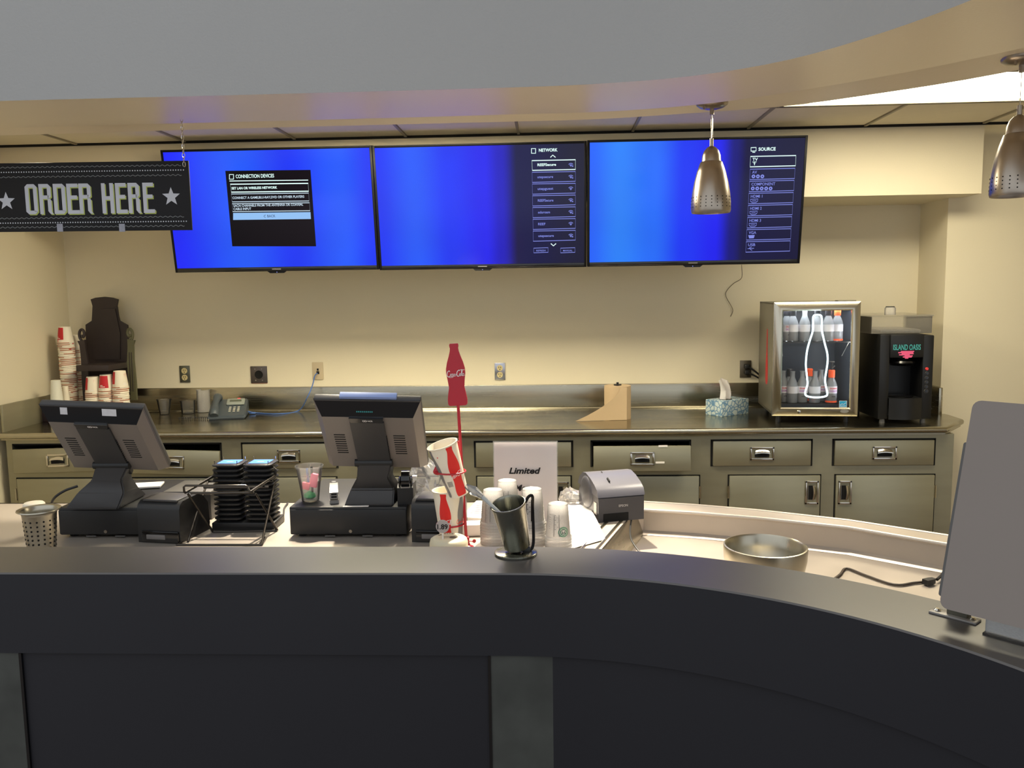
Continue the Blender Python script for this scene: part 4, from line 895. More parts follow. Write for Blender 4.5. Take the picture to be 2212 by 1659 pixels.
MB().lathe([(0, 0), (.050, 0), (.0515, .006), (.0515, hh-.014), (.049, hh-.005), (.043, hh-.001), (.030, hh), (0, hh)], TIN, 40).build('tin', t, smooth=60)
f = Flat()
for k in range(11): a = R(30+k*12); f.stroke([(.034*math.cos(a), .034*math.sin(a)), (.029*math.cos(a+.03), .029*math.sin(a+.03))], .0035)
f.stroke([(-.018, .004), (.016, .006)], .003); f.stroke([(-.014, -.006), (.012, -.005)], .003); f.disc(.012, -.004, .010, 12)
f.build('lid_print', mat('tin_print', S(110, 98, 84), .7), t, lambda u, v: V((u, v, hh+.0004)))
tg = at_y(956, 1137, 2.185); t = thing('price_tag', 'round white price tag reading 1.89 on a small stick', 'price tag', (tg.x, 2.185, Z1+hh-.003)); tz = tg.z-Z1-hh+.003; r_ = 15*2.185/FPX
MB().lathe([(0, 0), (r_, 0), (r_, .0015), (0, .0015)], mat('tag_grey', S(176, 168, 166), .6), 32, tr(0, 0, tz) @ rot('X', 90)).build('disc', t); MB().tube([(.0, .001, .0), (.0, .001, tz-r_+.002)], .0025, WHITE, 8).build('stick', t)
f = Flat(); f.text('1.89', 0, -.0075, .0135, bold=.02, align='c', width=r_*1.55); f.build('price_text', INK, t, lambda u, v: V((u, -.0022, tz+v)))

# ================================================================== menu sign, frosted cup stacks, papers
m0, m1 = at_z(1066, 1130, Z1), at_z(1206, 1130, Z1); t = thing('menu_sign', 'white limited menu sign in a clear acrylic holder behind the cup stacks', 'sign', (m0.x, 2.56, Z1)); Ws = m1.x-m0.x; Hs = (at_y(1136, 950, 2.60).z-Z1); t.rotation_euler = (R(-6), 0, R(-1))
MB().bb(.003, Ws-.003, .001, .0016, .004, Hs-.004, mat('menu_paper', S(240, 228, 222), .6, var=.03)).build('paper', t, smooth=0)
b = MB(); b.bb(0, Ws, -.002, 0.0, 0, Hs, ACRYL); b.bb(0, Ws, .003, .005, 0, Hs, ACRYL); b.bb(0, Ws, 0, .09, 0, .003, ACRYL); b.build('holder', t, smooth=0)
f = Flat(); f.text('Limited', Ws*.49, Hs*.60, .0195, bold=.03, shear=.25, align='c', width=.098); f.build('lettering', INK, t, lambda u, v: V((u, -.0026, v))); f = Flat(); f.text('Menu', Ws*.49, Hs*.39, .0195, bold=.03, shear=.25, align='c', width=.066); f.build('lettering', INK, t, lambda u, v: V((u, -.0026, v)))

def cup_mesh():
    """frosted cold cup, mouth down: printed lines, measure ticks and a round green emblem"""
    b = MB(); b.lathe([(0, .0955), (.024, .0955), (.0268, .097), (.0278, .094), (.0285, .086), (.0355, .008), (.0378, .0065), (.0385, .003), (.0378, 0), (.036, .0)], MILKY, 36)
    return b
C0_ = None; CUPG = 'frosted cold cups stacked upside down'
r_at = lambda z: .0286+(.0355-.0286)*(.086-z)/(.086-.008)
def decal(f, name, m_, parent, a0):
    f.build(name, m_, parent, lambda u, v: V(((r_at(v)+.0006)*math.sin(R(a0)+u/.032), -(r_at(v)+.0006)*math.cos(R(a0)+u/.032), v)))
def stack(cx, cy, n, label, a0, emblem, ticks):
    global C0_
    for k in range(n):
        if C0_ is None: o = C0_ = cup_mesh().build('plastic_cup', smooth=50)
        else: o = C0_.copy(); COL.objects.link(o)
        o.location = (cx, cy, Z1+.0005+k*.0082)
        if k == n-1:
            tag(o, 'topmost cup of ' + label, 'cup', CUPG)
            if ticks:
                f = Flat()
                for j in range(7): f.rect(-.024, .070-j*.0065, .002 if j % 2 else -.004, .0707+(.0012 if ticks > 1 else .0005)-j*.0065)
                f.rect(.004, .012, .0058, .072); f.rect(-.010, .012, -.0084, .070); f.rect(-.024, .012, -.0226, .07) if ticks > 1 else None; decal(f, 'measure_print', INK if ticks > 1 else INKG, o, a0)
            if emblem:
                f = Flat(); f.ring(.016, .024, .0125, .0035, 20); f.disc(.016, .024, .0098, 16); decal(f, 'round_emblem', GREENP, o, a0)
                f = Flat(); f.disc(.016, .027, .0026, 8); f.stroke([(.0095, .021), (.012, .028), (.011, .031)], .0014); f.stroke([(.0225, .021), (.020, .028), (.021, .031)], .0014); f.stroke([(.0125, .018), (.0195, .018)], .0014); f.stroke([(.016, .0205), (.016, .0245)], .0012); f.ring(.016, .024, .0103, .0009, 18); decal2 = f
                f.build('emblem_lines', WHITEP, o, lambda u, v: V(((r_at(v)+.0011)*math.sin(R(a0)+u/.032), -(r_at(v)+.0011)*math.cos(R(a0)+u/.032), v)))
        else: tag(o, 'lower cup nested inside ' + label, 'cup', CUPG)
def stk(px_, ytop, Y, n): pass
s4 = at_y(1206, 1180, 2.32); stack(s4.x, 2.32, 4, 'the short cup stack nearest the receipt printer', -4, True, 1)
s3 = at_y(1150, 1130, 2.36); stack(s3.x, 2.36, 8, 'the cup stack with dark measuring marks behind the steel tumbler', -12, False, 2)
s2 = at_y(1096, 1080, 2.43); stack(s2.x, 2.43, 9, 'the tallest cup stack in the middle', 0, False, 1)
s1_ = at_y(1068, 1130, 2.35); stack(s1_.x-.003, 2.35, 8, 'the leftmost cup stack beside the red stand', -20, False, 1)

def sheet_of(name, rows, m_, label, cat, th=.0008):
    b = MB(); b.sheet(rows, m_, th); o = b.build(name, smooth=60); tag(o, label, cat); return o
A = [at_z(x, y, Z1+.002) for x, y in ((1226, 1095), (1262, 1092), (1308, 1166), (1222, 1190))]; rows = []
for i in range(9):
    u = i/8; row = []
    for j in range(9):
        v = j/8; p = (A[0]*(1-v)+A[1]*v)*(1-u)+(A[3]*(1-v)+A[2]*v)*u; p = p.copy(); p.z += .016*math.sin(math.pi*u)*(v**2)+.012*(1-u)**2+.002; row.append(p)
    rows.append(row)
sheet_of('paper_sheet', rows, WHITE, 'bright white curled paper sheet left of the charcoal receipt printer', 'paper')
t = thing('paper_stack', 'printed white forms lying behind the red stand', 'paper', at_z(1030, 1125, Z1)); t.rotation_euler = (0, 0, R(-14)); 
MB().box((0, .07, .010), (.10, .15, .018), WHITE, .001, rot('X', 6)).build('pad', t, smooth=0)
f = Flat()
for k in range(7): f.rect(-.035, .03+k*.016, -.035+.05+.018*math.sin(k*2.3), .034+k*.016)
f.build('print_lines', INKG, t, lambda u, v: V((u, v, .0198+(v-.07)*.105)))
o = MB().box((0, 0, .018), (.085, .05, .034), WHITE, .003, rot('Z', 8)).build('small_box'); p = at_z(1026, 1160, Z1); o.location = (p.x, p.y+.03, Z1); tag(o, 'small white carton between the red stand and the cup stacks', 'box')

# ================================================================== steel tumbler on its disc, on the ledge
dc = at_z(1114, 1197, 1.0); t = thing('straw_tumbler', 'tilted steel tumbler on a round steel base with a black handle', 'tumbler', dc); GUN = mat('dark_steel', S(150, 150, 140), .27, 1.0, var=.15, vscale=9, stretch=(6, 6, .4), rvar=.08)
MB().lathe([(0, 0), (.046, 0), (.047, .002), (.047, .005), (.045, .0065), (0, .0065)], GUN, 48).build('base_disc', t, smooth=40)
M = tr(.004, .004, .016) @ rot('Y', -10) @ rot('X', 13); h = .106
MB().lathe([(0, 0), (.026, 0), (.029, .003), (.0365, h-.006), (.0385, h-.003), (.0395, h), (.0385, h+.0025), (.0365, h+.002), (.0345, h-.004), (.0275, .006), (0, .006)], GUN, 48, M).build('cup', t, smooth=55)
MB().tube([M @ V((.037, .006, h-.006)), M @ V((.046, .010, h+.004)), M @ V((.054, .012, h+.002)), V((.038, .018, .100)), V((.039, .016, .06)), V((.039, .010, .024)), V((.034, .004, .010)), V((.022, -.002, .012))], .0034, INK, 10, smooth=5).build('handle', t); MB().box((.024, .0, .011), (.018, .012, .010), BLACK, .002).build('pivot', t); MB().tube([(.0, .0, .006), (.004, .002, .020)], .010, BLACK, 12).build('post', t)
a_, c_ = at_y(1081, 1110, 1.79), at_y(1041, 1072, 1.79)
o = MB().tube([a_, a_.lerp(c_, .5), c_], [.0042, .0044, .005], mat('white_spoon', S(188, 190, 186), .4), 10).build('wrapped_straw'); tag(o, 'pale wrapped spoon leaning out of the steel tumbler', 'utensil')
o2 = MB().tube([c_, c_.lerp(at_y(1006, 1049, 1.79), .5), at_y(1006, 1049, 1.79)], [.006, .011, .005], BAGM, 8).build('wrapper_end', o, smooth=0)

# perforated steel cup at the left
pc_ = at_y(84, 1101, 2.2); t = thing('utensil_cup', 'perforated stainless steel utensil cup at the far left of the counter', 'cup', (pc_.x, 2.2, Z1)); h = pc_.z-Z1
MB().lathe([(0, .0), (.030, 0), (.033, .003), (.043, h-.012), (.0445, h-.006), (.053, h-.001), (.0555, h), (.0545, h+.003), (.046, h+.001), (.0425, h-.006), (.0415, h-.012), (.0315, .005), (0, .004)], BOWLM, 48).build('cup', t, smooth=50)
b = MB()
for k in range(16):
    for j in range(9):
        a = 2*math.pi*(k+.5*(j % 2)*0)/16; z = h-.026-.0125*j; 
        if z < .01: continue
        r_ = .033+.010*(z/h)
        for rr in (r_+.0005, r_-.0018): b.lathe([(0, 0), (.0027, 0), (.0027, .0006), (0, .0006)], HOLE, 8, tr(rr*math.cos(a), rr*math.sin(a), z) @ rot('Z', math.degrees(a)) @ rot('Y', 90))
o = b.build('perforations', t, smooth=0); o['kind'] = 'stuff'

# ================================================================== bowl, cord, shield board on the right
bc_ = at_y(1653, 1178, 2.2); t = thing('mixing_bowl', 'polished double walled steel bowl in the basin', 'bowl', (bc_.x, 2.2, .78)); h = bc_.z-.78; r_ = .110
MB().lathe([(0, 0), (.055, 0), (.075, .008), (.098, .045), (.106, .085), (.1075, h-.006), (.1065, h), (.103, h+.001), (.099, h-.004), (.094, .085), (.084, .050), (.06, .018), (0, .012)], BOWLM, 64).build('bowl', t, smooth=60)
zc = .7845; o = MB().tube([at_z(1800, 1252, zc), at_z(1815, 1241, zc), at_z(1829, 1228, zc), at_z(1870, 1243, zc), at_z(1932, 1263, zc), at_z(1975, 1259, zc), at_z(2004, 1256, zc)], .0036, mat('brown_cord', S(60, 50, 40), .5), 8, smooth=5).build('power_cord'); tag(o, 'dark brown cord lying in the basin left of the shield board', 'cord')
pa, pb_ = at_z(1998, 1258, zc+.006), at_z(2024, 1252, zc+.006); M = frame_of(pa, pb_); q = MB(); q.prism([(-.009, 0), (.009, 0), (.009, .022), (.006, .034), (-.006, .034), (-.009, .022)], .014, BLACK, M @ tr(0, -.007, 0)); q.build('plug', o)
q = MB(); q.tube([pb_, at_z(2036, 1240, zc+.01), at_z(2050, 1215, zc+.02)], .004, BLACK, 8, smooth=4); q.build('cord_tail', o)

B0 = at_z(2032, 1312, 1.035); tg_ = V((.70, -.714, 0)).normalized(); nrm = V((-tg_.y, tg_.x, 0))
best = None
for k in range(400):
    Y = B0.y-.25+k*.001; T_ = at_y(2106, 866, Y); e = abs((T_-B0).dot(tg_))
    if best is None or e < best[0]: best = (e, T_)
T_ = best[1]; upv = (T_-B0); Hb = upv.length; upv.normalize(); nb = tg_.cross(upv).normalized()
t = thing('shield_board', 'plain grey shield board tilted on the curved ledge at the right', 'board', V((B0.x, B0.y, 1.0))); Mb = Matrix(((tg_.x, nb.x, upv.x, 0), (tg_.y, nb.y, upv.y, 0), (tg_.z, nb.z, upv.z, B0.z-1.0), (0, 0, 0, 1)))
BRD = mat('grey_board', S(130, 120, 113), .5, var=.04); Wb = .34; rr = .014
def rrect(x0, z0, x1, z1, r_):
    P = []
    for cx_, cz_, a_ in ((x1-r_, z1-r_, 0), (x0+r_, z1-r_, 90), (x0+r_, z0+r_, 180), (x1-r_, z0+r_, 270)):
        for j in range(5): a = R(a_+22.5*j); P.append((cx_+r_*math.cos(a), cz_+r_*math.sin(a)))
    return P
MB().prism(rrect(0, 0, Wb, Hb, rr), .008, BRD, Mb).build('board', t, smooth=0)
MB().prism(rrect(-.012, Hb*.05, Wb-.05, Hb*.80, .004), .022, MIDG, Mb @ tr(0, -.036, 0)).build('back_case', t, smooth=0)
pl_ = at_z(2062, 1333, 1.0)-t.location; Mz = tr(pl_.x, pl_.y, 0) @ Matrix.Rotation(math.atan2(tg_.y, tg_.x), 4, 'Z')
MB().box((0, 0, .002), (.078, .026, .004), ALU, .001).build('mount_plate', t, M=Mz); MB().box((.004, .008, .022), (.034, .022, .042), mat('zinc_bracket', S(112, 110, 98), .4, .6), .002).build('mount_post', t, M=Mz)
for s_ in (-.029, .029): MB().lathe([(0, .008), (.003, .008), (.006, .005), (.006, .004)], CHROME, 10, tr(s_, 0, 0)).build('screw', t, M=Mz)
ab = at_z(2128, 1366, 1.0)-t.location; Ma = tr(ab.x, ab.y, 0) @ Matrix.Rotation(math.atan2(tg_.y, tg_.x), 4, 'Z')
b = MB(); b.bb(0, .16, 0, .004, 0, .034, clear('pale_blue_acrylic', (.55, .62, .75, 1), .55, .3)); b.bb(0, .16, -.012, .0, 0, .003, ACRYL); b.build('acrylic_foot', t, smooth=0, M=Ma)

o = MB().tube([at_z(168, 1050, 1.0), at_z(140, 1060, .99), at_z(118, 1075, .97), at_z(112, 1090, .94), at_z(120, 1110, .90)], .004, BLACK, 8, smooth=5).build('terminal_cord'); tag(o, 'black cord looping from the left terminal toward the steel cup', 'cord')
o = MB().lathe([(0, 0), (.030, 0), (.032, .003), (.030, .10), (.026, .104), (0, .104)], PAPER, 24).build('sugar_canister', smooth=50); p = at_y(99, 1078, 2.40); o.location = (-1.555, 2.42, Z1); tag(o, 'small cream canister behind the perforated steel cup', 'canister')

# ================================================================== small glass door fridge on the worktop
FX = at_y(1765, 652, 4.13); FZ0 = .038
fr = thing('glass_door_fridge', 'small countertop fridge with a steel framed glass door and glowing bottle outline', 'fridge', (FX.x, 4.13, Z2), R(-5)); W, Hf, Df = .398, FX.z-Z2, .46
SIDE = mat('fridge_side_grey', S(120, 116, 102), .35, .3, var=.05); INN = mat('fridge_inside', S(30, 34, 44), .35)
w2 = W/2
b = MB(); b.bb(-w2+.004, -w2+.014, .012, Df, FZ0, Hf-.004, SIDE, .002); b.bb(w2-.014, w2-.004, .012, Df, FZ0, Hf-.004, SIDE, .002); b.bb(-w2+.004, w2-.004, .012, Df, Hf-.014, Hf-.004, SIDE, .002); b.bb(-w2+.004, w2-.004, .012, Df, FZ0, FZ0+.012, SIDE); b.bb(-w2+.004, w2-.004, Df-.012, Df, FZ0, Hf-.004, SIDE); b.build('case', fr)
b = MB(); i0, i1, k0, k1 = -w2+.03, w2-.03, FZ0+.05, Hf-.035
b.bb(i0-.016, i0, .02, .36, k0, k1, INN); b.bb(i1, i1+.016, .02, .36, k0, k1, INN); b.bb(i0, i1, .35, .36, k0, k1, INN); b.bb(i0, i1, .02, .36, k1, k1+.01, INN); b.bb(i0, i1, .02, .36, k0-.02, k0, INN); b.build('liner', fr, smooth=0)
# mitred door frame: outer edge back, raised ridge, inner edge back
b = MB(); zf0, zf1 = FZ0-.002, Hf
def rc(e, y): return [b.bm.verts.new(p) for p in ((-w2+e, y, zf0+e), (w2-e, y, zf0+e), (w2-e, y, zf1-e), (-w2+e, y, zf1-e))]
L_ = [rc(.0, .010), rc(.0, -.004), rc(.026, -.016), rc(.036, -.018), rc(.042, -.012), rc(.042, -.002)]; mi = b.mi(DOORF)
for a_, c_ in zip(L_, L_[1:]):
    for k in range(4): b.bm.faces.new((a_[k], a_[(k+1) % 4], c_[(k+1) % 4], c_[k])).material_index = mi
dr_ = b.build('door_frame', fr, smooth=20)
b = MB(); b.bb(-w2+.042, w2-.042, -.010, -.006, zf0+.042, zf1-.042, DOORG); b.build('glass_pane', dr_, smooth=0)
b = MB(); b.lathe([(0, .010), (.007, .009), (.010, .003), (.006, 0)], CHROME, 14, tr(-.075, -.014, zf0+.022) @ rot('X', 90)); b.build('lock', dr_)
Flat().disc(.135, zf0+.026, .020, 20, .009).build('badge', mat('badge_grey', S(150, 146, 136), .3, .5), dr_, lambda u, v: V((u, -.0185, v)))
f = Flat(); f.rect(.112, zf0+.044, .147, zf0+.075); f.build('sticker', mat('sticker_blue', S(30, 150, 200), .5), dr_, lambda u, v: V((u, -.0108, v)))
f = Flat(); f.frame(.1125, zf0+.0445, .1465, zf0+.0745, .0016); f.stroke([(.116, zf0+.054), (.124, zf0+.060), (.134, zf0+.058), (.142, zf0+.066)], .0018); f.stroke([(.116, zf0+.050), (.143, zf0+.051)], .0014); f.build('sticker_lines', WHITEP, dr_, lambda u, v: V((u, -.0112, v)))
# glowing contour bottle on the glass
NEON = glow('neon_white', (.72, .95, 1.0, 1), 3.0); hb = (at_y(1765, 680, 4.12).z-at_y(1765, 862, 4.12).z); nz0 = at_y(1765, 857, 4.12).z-Z2; nw = .052
NP = [(1757, 684), (1756.5, 707), (1754.8, 719), (1748, 741), (1743.8, 758), (1741.8, 775), (1741.3, 792), (1743.8, 817), (1744.5, 831), (1740, 847), (1743, 855.5), (1763, 858.6), (1783.5, 855.5), (1786.5, 848), (1783.5, 834), (1782, 818), (1786, 792), (1787.5, 775), (1786, 760), (1781.8, 744), (1776.7, 721), (1775, 707), (1774.5, 684), (1766, 680)]
Mfi = (Matrix.Translation(fr.location) @ Matrix.Rotation(R(-5), 4, 'Z')).inverted()
b = MB(); b.tube([V((p.x, -.015, p.z)) for p in [Mfi @ at_y(x, y, 4.115) for x, y in NP]], .0042, NEON, 8, closed=True, smooth=4); b.build('neon_bottle', dr_)
b = MB(); b.bb(i1-.004, i1, .014, .02, k0+.03, k1-.06, glow('led_strip', (.8, .9, 1, 1), 30.0)); b.build('light_strip', fr, smooth=0)
b = MB(); b.bb(i0+.02, i1-.02, .05, .10, k1-.004, k1-.001, glow('top_light', (.85, .95, 1, 1), 40.0)); b.build('top_light', fr, smooth=0)
zs = at_y(1760, 737, 4.2).z-Z2
def shelf(z, nm):
    b = MB(); b.bb(i0, i1, .03, .035, z-.006, z, WIREB); b.bb(i0, i1, .30, .305, z-.006, z, WIREB)
    for k in range(26): x = i0+(i1-i0)*(k+.5)/26; b.bb(x-.001, x+.001, .03, .30, z-.003, z-.0005, WIREB)
    o = b.build(nm, fr, smooth=0); o['kind'] = 'stuff'
shelf(zs, 'wire_shelf'); shelf(k0+.004, 'wire_shelf')
b = MB()
for x, z in ((i1-.012, zs), (i0+.012, zs)): b.tube([(x, .03, z-.006), (x-.03*(1 if x > 0 else -.3), .03, z-.07)], .0014, CHROME, 6)
b.build('shelf_bracket', fr)
Flat().poly([(-.004, 0), (.004, 0), (.008, .02), (.0075, .10), (.004, .16), (.003, .28), (-.003, .28), (-.004, .16), (-.0075, .10), (-.008, .02)]).build('red_bottle_decal', REDP, fr, lambda u, v: V((-w2+.0034, .20+u*4.5, FZ0+.13+v)))
for sx in (-.16, .16):
    for sy in (.05, .40): b = MB(); b.lathe([(0, 0), (.014, 0), (.011, FZ0+.001), (0, FZ0+.001)], BLACK, 10, tr(sx, sy, 0)); b.build('foot', fr)
b = MB(); b.bb(.10, .185, .02, .08, Hf-.004, Hf+.006, SIDE, .002); b.build('hinge_cap', fr)
# bottles in the fridge: each its own thing
Mf = Matrix.Translation(fr.location) @ Matrix.Rotation(R(-5), 4, 'Z')
CAPD = mat('dark_cap', S(34, 30, 34), .4); CAPO = mat('orange_cap', S(240, 90, 40), .4, emit=S(240, 90, 40), estr=.15); COFF = mat('coffee_inside', S(150, 132, 118), .5); LAB = mat('bottle_label', S(226, 222, 226), .5); PUR = mat('purple_print', S(170, 60, 170), .5); ORP = mat('orange_pink_print', S(226, 70, 80), .5)
_bp = {}
def drink(x, y, z, cap, fill, txt, label, group, pump=False, turn=0):
    t = thing('coffee_bottle', label, 'bottle', Mf @ V((x, y, z)), R(turn), group); r_ = .0265; hh = .122
    key = 'b'
    def once(k, fnm):
        if k in _bp: o = _bp[k].copy(); COL.objects.link(o); o.parent = t; return o
        o = fnm(); o.parent = t; _bp[k] = o; return o
    once('glass', lambda: MB().lathe([(0, .001), (r_-.003, .001), (r_, .004), (r_, .085), (r_-.004, .100), (.013, .122), (.0115, .128), (.0115, .150), (.013, .152), (.013, .156), (0, .156)], BOTG, 24).build('glass', smooth=50))
    if fill: once('fill', lambda: MB().lathe([(0, .004), (r_-.003, .004), (r_-.003, .060), (0, .060)], COFF, 20).build('coffee'))
    lb = once('label', lambda: MB().lathe([(r_+.0004, .048), (r_+.0004, .082)], LAB, 24).build('paper_label', smooth=60))
    if txt:
        wr = lambda u, v: V(((r_+.001)*math.sin(u/r_), -(r_+.001)*math.cos(u/r_), v))
        f = Flat(); f.text('DUNKIN', 0, .068, .0085, bold=.03, align='c', width=.036); f.build('label_text', ORP, t, wr); f = Flat(); f.text('DONUTS', 0, .055, .0085, bold=.03, align='c', width=.038); f.build('label_text', PUR, t, wr)
        f = Flat(); f.text('ICED', 0, .030, .006, bold=.02, align='c'); f.build('label_text', INK, t, wr)
    if cap: once('cap'+cap.name, lambda: MB().lathe([(.014, .124), (.0155, .124), (.0155, .158), (.013, .161), (0, .161)], cap, 18).build('cap'))
    if pump: b = MB(); b.tube([(0, 0, .158), (0, 0, .200)], .0045, DARKG, 8); b.lathe([(0, .203), (.012, .203), (.013, .199), (0, .198)], MIDG, 14); b.tube([(0, -.004, .170), (.010, -.010, .182)], .003, MIDG, 6); b.build('pump', t)
    if cap is CAPO: MB().lathe([(r_+.0006, .003), (r_+.0006, .012)], CAPO, 24).build('orange_band', t)
zl = k0+.0045
def fx(px_, yl): P_ = at_y(px_, 760, 4.13+yl); return (Mf.inverted() @ P_).x
gU, gL = 'coffee bottles on the upper fridge shelf', 'coffee bottles on the lower fridge shelf'
for px_, yl, cap, fi, tx, lab, tn in ((1699, .075, CAPD, 1, 1, 'leftmost dark capped bottle on the upper fridge shelf', 20), (1712, .065, CAPD, 1, 0, 'second bottle from the left on the upper fridge shelf', 0), (1737, .065, None, 1, 0, 'uncapped bottle lit bright on the upper fridge shelf', 0), (1764, .065, CAPD, 1, 0, 'bottle behind the neon neck on the upper fridge shelf', 0), (1787, .065, CAPD, 1, 0, 'dark capped bottle right of the neon neck, upper shelf', 0), (1806, .075, CAPO, 0, 0, 'orange capped bottle at the right of the upper fridge shelf', 0)):
    drink(fx(px_, yl), yl, zs, cap, fi, tx, lab, gU, turn=tn)
for px_, yl, cap, fi, tx, lab, pu, tn in ((1694, .08, None, 1, 1, 'leftmost bottle half behind the door frame, lower shelf', 0, 15), (1714, .055, None, 0, 0, 'clear empty bottle at the left front of the lower fridge shelf', 0, 0), (1708, .125, CAPD, 0, 0, 'dark capped bottle behind the left clear one, lower shelf', 0, 0), (1735, .065, None, 1, 1, 'lettered coffee bottle beside the neon outline, lower shelf', 0, 0), (1750, .13, CAPO, 0, 0, 'orange capped bottle at the back inside the neon outline', 0, 0), (1762, .055, None, 0, 0, 'clear empty bottle framed by the neon outline, lower shelf', 0, 0), (1775, .125, None, 1, 1, 'brown coffee bottle at the back behind the neon outline', 0, 0), (1797, .06, CAPO, 1, 1, 'orange capped bottle with a pump on the lower shelf', 1, 8)):
    drink(fx(px_, yl), yl, zl, cap, fi, tx, lab, gL, bool(pu), tn)

# ================================================================== black frozen drink machine
I0, I1 = at_y(1897, 900, 4.10), at_y(2013, 905, 4.10); W = I1.x-I0.x; t = thing('drink_machine', 'black frozen drink machine with a clear hopper beside the fridge', 'machine', (I0.x, 4.10, Z2)); Hm = at_y(1955, 722, 4.10).z-Z2; D = .40
MBK = mat('machine_black', S(16, 16, 17), .4, var=.1, bump=.05, bscale=300)
b = MB(); zb_ = .02; r0_, r1_ = W*.19, W*.80; zo0, zo1 = at_y(1955, 860, 4.1).z-Z2, at_y(1955, 773, 4.1).z-Z2
b.bb(0, r0_, .006, D, zb_, Hm, MBK, .006); b.bb(r1_, W, .006, D, zb_, Hm-.006, MBK, .006); b.bb(r0_-.002, r1_+.002, .14, D, zb_, Hm, MBK); b.bb(r0_-.002, r1_+.002, 0, .16, zo1, Hm, MBK, .006); b.build('body', t)
b = MB(); n = 10; A_ = [V((r0_+(r1_-r0_)*k/n, -.018*math.sin(math.pi*k/n), zb_)) for k in range(n+1)]; Bk = [V((p.x, p.y, zo0)) for p in A_]; b.strip(A_, Bk, MBK); b.strip(Bk, [V((p.x, .14, zo0)) for p in A_], MBK); b.build('base_front', t, smooth=50)
b = MB(); b.lathe([(0, .004), (W*.20, .004), (W*.23, .0), (W*.22, -.004), (0, -.004)], GLOSSB, 28, tr((r0_+r1_)/2, .06, zo0+.004)); b.build('drip_tray', t)
b = MB(); b.lathe([(0, .02), (W*.23, .018), (W*.25, .008), (W*.20, -.006), (0, -.008)], GLOSSB, 28, tr((r0_+r1_)/2, .06, zo1-.034)); b.lathe([(0, 0), (.03, 0), (.04, .03), (0, .03)], MBK, 20, tr((r0_+r1_)/2, .06, zo1-.02)); b.build('blade_cover', t, smooth=50)
bx = at_y(2003, 800, 4.10).x-I0.x
for k in range(6):
    zk = at_y(2003, 797+9.6*k, 4.10).z-Z2; rr_ = .0075 if k < 5 else .0095
    b = MB(); b.lathe([(0, .006), (rr_*.8, .006), (rr_, .003), (rr_, -.002)], mat('red_button', S(220, 60, 60), .35) if k == 0 else GLOSSB, 14, tr(bx, .006, zk) @ rot('X', 90)); o = b.build('button', t)
    if k == 0: o['label'] = 'red start button'
    else: b = MB(); b.tube([V((bx+rr_*math.cos(a), .003, zk+rr_*math.sin(a))) for a in [2*math.pi*j/14 for j in range(14)]], .0011, MIDG, 5, closed=True); b.build('button_ring', o)
lx, lz = at_y(1959, 756, 4.1).x-I0.x, at_y(1959, 756, 4.1).z-Z2
f = Flat(); f.text('ISLAND OASIS', lx, lz, .026, bold=.012, align='c', width=.128, spacing=1.0); f.build('brand_text', TEALP, t, lambda u, v: V((u, -.0006, v)))
f = Flat()
for k, (a_, c_) in enumerate(((-.028, .034), (-.040, .030), (-.024, .032), (-.036, .014), (-.010, .028), (-.018, .024), (-.008, .008))): f.rect(lx+a_, lz-.010-k*.0052, lx+c_, lz-.0045-k*.0052)
f.build('sunset_mark', PINKP, t, lambda u, v: V((u, -.0006, v)))
for sx in (.03, W-.03):
    for sy in (.03, D-.03): b = MB(); b.lathe([(0, 0), (.014, 0), (.011, .022), (0, .022)], MIDG, 10, tr(sx, sy, 0)); b.build('foot', t)
HOP = clear('hopper_plastic', (.86, .80, .66, 1), .16, .20); zh = at_y(1940, 684, 4.12).z-Z2
b = MB(); x0h = -.035
b.bb(x0h, W-.004, .03, .034, Hm+.002, zh, HOP); b.bb(x0h, W-.004, D-.04, D-.036, Hm+.002, zh, HOP); b.bb(x0h, x0h+.004, .034, D-.04, Hm+.002, zh, HOP); b.bb(W-.008, W-.004, .034, D-.04, Hm+.002, zh, HOP); b.bb(x0h+.004, W-.008, .034, D-.04, Hm+.002, Hm+.005, HOP); b.build('hopper', t, smooth=0)
b = MB(); b.bb(x0h-.004, W, .024, D-.03, zh, zh+.008, HOP); b.build('lid', t, smooth=0)
kx = at_y(1935, 680, 4.15).x-I0.x; b = MB(); b.lathe([(0, 0), (.026, 0), (.025, .030), (.022, .034), (.0, .034)], MILKY, 20, tr(kx, .12, zh+.008)); b.build('knob', t); b = MB(); b.lathe([(0, 0), (.021, 0), (.020, .004), (0, .004)], BLACK, 20, tr(kx, .12, zh+.0425)); b.build('knob_cap', t)
b = MB(); b.bb(.02, W-.04, .06, D-.07, Hm+.0055, Hm+.020, mat('ice_crystals', S(150, 146, 140), .3, var=.3, vscale=80, bump=.8, bscale=90), .006); b.build('ice', t)

